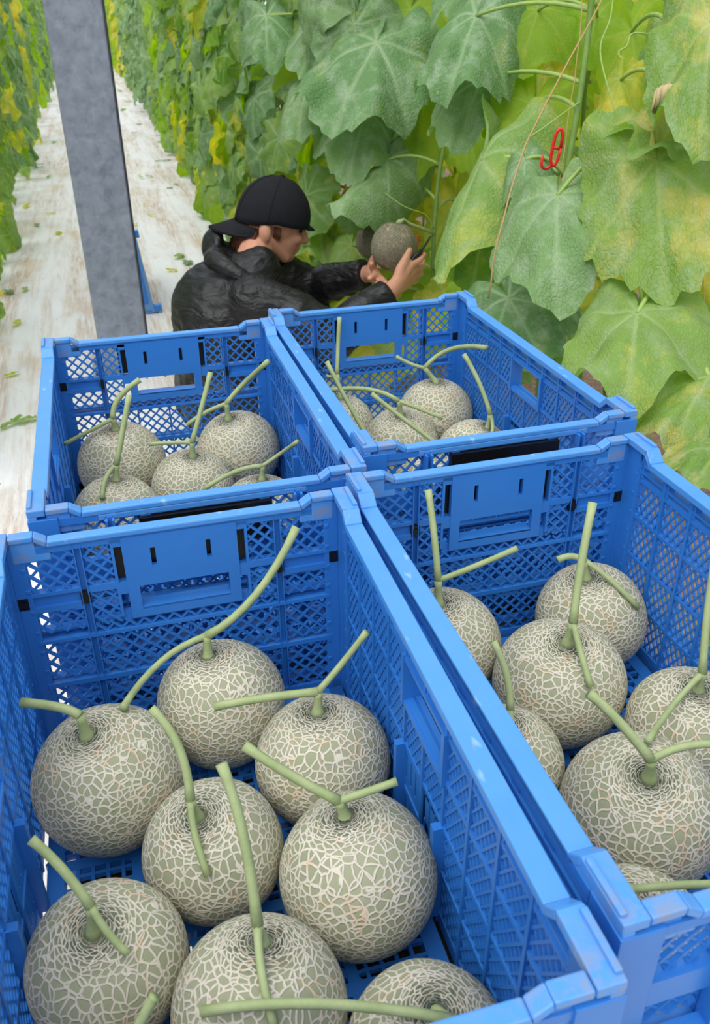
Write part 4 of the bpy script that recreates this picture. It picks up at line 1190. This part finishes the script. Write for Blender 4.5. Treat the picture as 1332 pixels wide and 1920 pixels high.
    for s in (-1, 1):
        c = MB(); c.ball(hl(.0835, s*.030, -.014), (.0085, .012, .0055), 10, HRm); part(c.build('eye', EYEM, None, True))
        c = MB(); c.capsule(hl(.094, s*.018, .0045), hl(.080, s*.048, .003), .0045, .003); part(c.build('eyebrow', EYEM, None, True))
    # cutting knife in the near hand
    k0, k1, k2 = Wp(764,497,2.452), Wp(791,470,2.462), Wp(810,441,2.48)
    e = empty('harvest_knife', k0); tag(e, 'dark short harvesting knife in the picker\'s near hand', 'knife')
    m = MB(); m.tube([Vector((0, 0, 0)), (k1-k0)*.3, (k1-k0)*.7, k1-k0], [.0065, .0085, .0085, .006], 8); m.build('handle', BLACKP, e, True)
    m = MB(); d = (k2-k1); w = up*.0055; th = fwd*.0012; q = k1-k0
    poly = [q-w, q+d*.8-w, q+d, q+d*.75+w, q+w]
    m.add([p-th for p in poly]+[p+th for p in poly], [(0, 1, 2, 3, 4)[::-1], (5, 6, 7, 8, 9)] + [(i, (i+1) % 5, 5+(i+1) % 5, 5+i) for i in range(5)])
    m.build('blade', STEEL, e)
picker()

# ------------------------------------------------------------------ folded crate standing behind the post
def folded():
    b = at_z(287, 588, 0); e = empty('folded_crate', (b.x-.028, b.y+.30, 0)); tag(e, 'folded blue crate standing on edge behind the steel post', 'crate')
    e.rotation_euler = (0, math.radians(-7), math.radians(2))
    mb = MB(); mb.box(-.05, .02, -.296, .296, .004, .020); mb.box(-.05, .03, -.296, .296, .35, .368); mb.box(-.05, .03, -.296, -.278, .0, .368); mb.box(-.05, .03, .278, .296, 0, .368); mb.build('rim', RIM, e, bevel=.003)
    mb = MB(); fn = lambda u, v, d: (d, u, v); mb.box(.0, .008, -.28, .28, .02, .35); mb.build('folded_side', BLUE, e)
    mb = MB(); lattice(mb, fn, -.28, .28, .02, .35, .03, .006, .8, .008, .014)
    for v in (.10, .19, .27): mb.box(.006, .024, -.28, .28, v-.006, v+.006)
    mb.build('folded_wall', BLUE, e)
    for bx_ in ((.03, .065, -.296, -.262, .0, .030), (.03, .045, -.296, -.27, .34, .372)):
        mb = MB(); mb.box(*bx_); mb.build('corner_foot', BLUE, e, bevel=.003)
    mb = MB(); mb.box(-.06, .012, -.300, -.294, .05, .32); mb.build('end_panel', BLUE, e, bevel=.002)
folded()

# ------------------------------------------------------------------ leaf scraps dropped on the sheet
SCR = [(265,331,.06,1),(330,345,.05,1),(262,232,.08,0),(245,420,.06,2),(285,402,.05,2),(272,383,.04,2),(108,436,.07,2),(95,399,.06,2),(240,290,.07,1),(252,248,.08,0),
       (305,300,.09,0),(350,490,.08,0),(335,478,.07,1),(300,265,.09,1),(48,540,.06,1),(30,602,.06,2),(15,545,.07,0),(20,790,.07,1),(50,785,.06,1),(92,330,.07,1),(75,308,.07,1),
       (232,205,.10,1),(240,190,.1,1),(262,328,.06,2),(100,265,.08,1),(50,385,.08,2),(70,420,.07,0),(225,170,.12,1),(322,505,.05,2),(20,700,.04,2),(318,352,.05,0),(280,330,.05,1)]
FL = [leaf_mesh(leaf_geo(61+i, .15, .2, .05, nseg=24, nring=4), m, 'leaf_scrap') for i, m in enumerate(LG)]
for i, (x, y_, s, mi) in enumerate(SCR):
    p = at_z(x, y_, .016); o = link('fallen_leaf', FL[mi]); o.location = p; o.rotation_euler = (rnd(-.12, .12), rnd(-.12, .12), rnd(0, 6.28)); o.scale = (s*rnd(.8, 1.7), s*rnd(.35, .8), s)
    tag(o, 'fallen yellow-green leaf scrap on the white sheet path', 'leaf', 'leaf scraps on the white path')
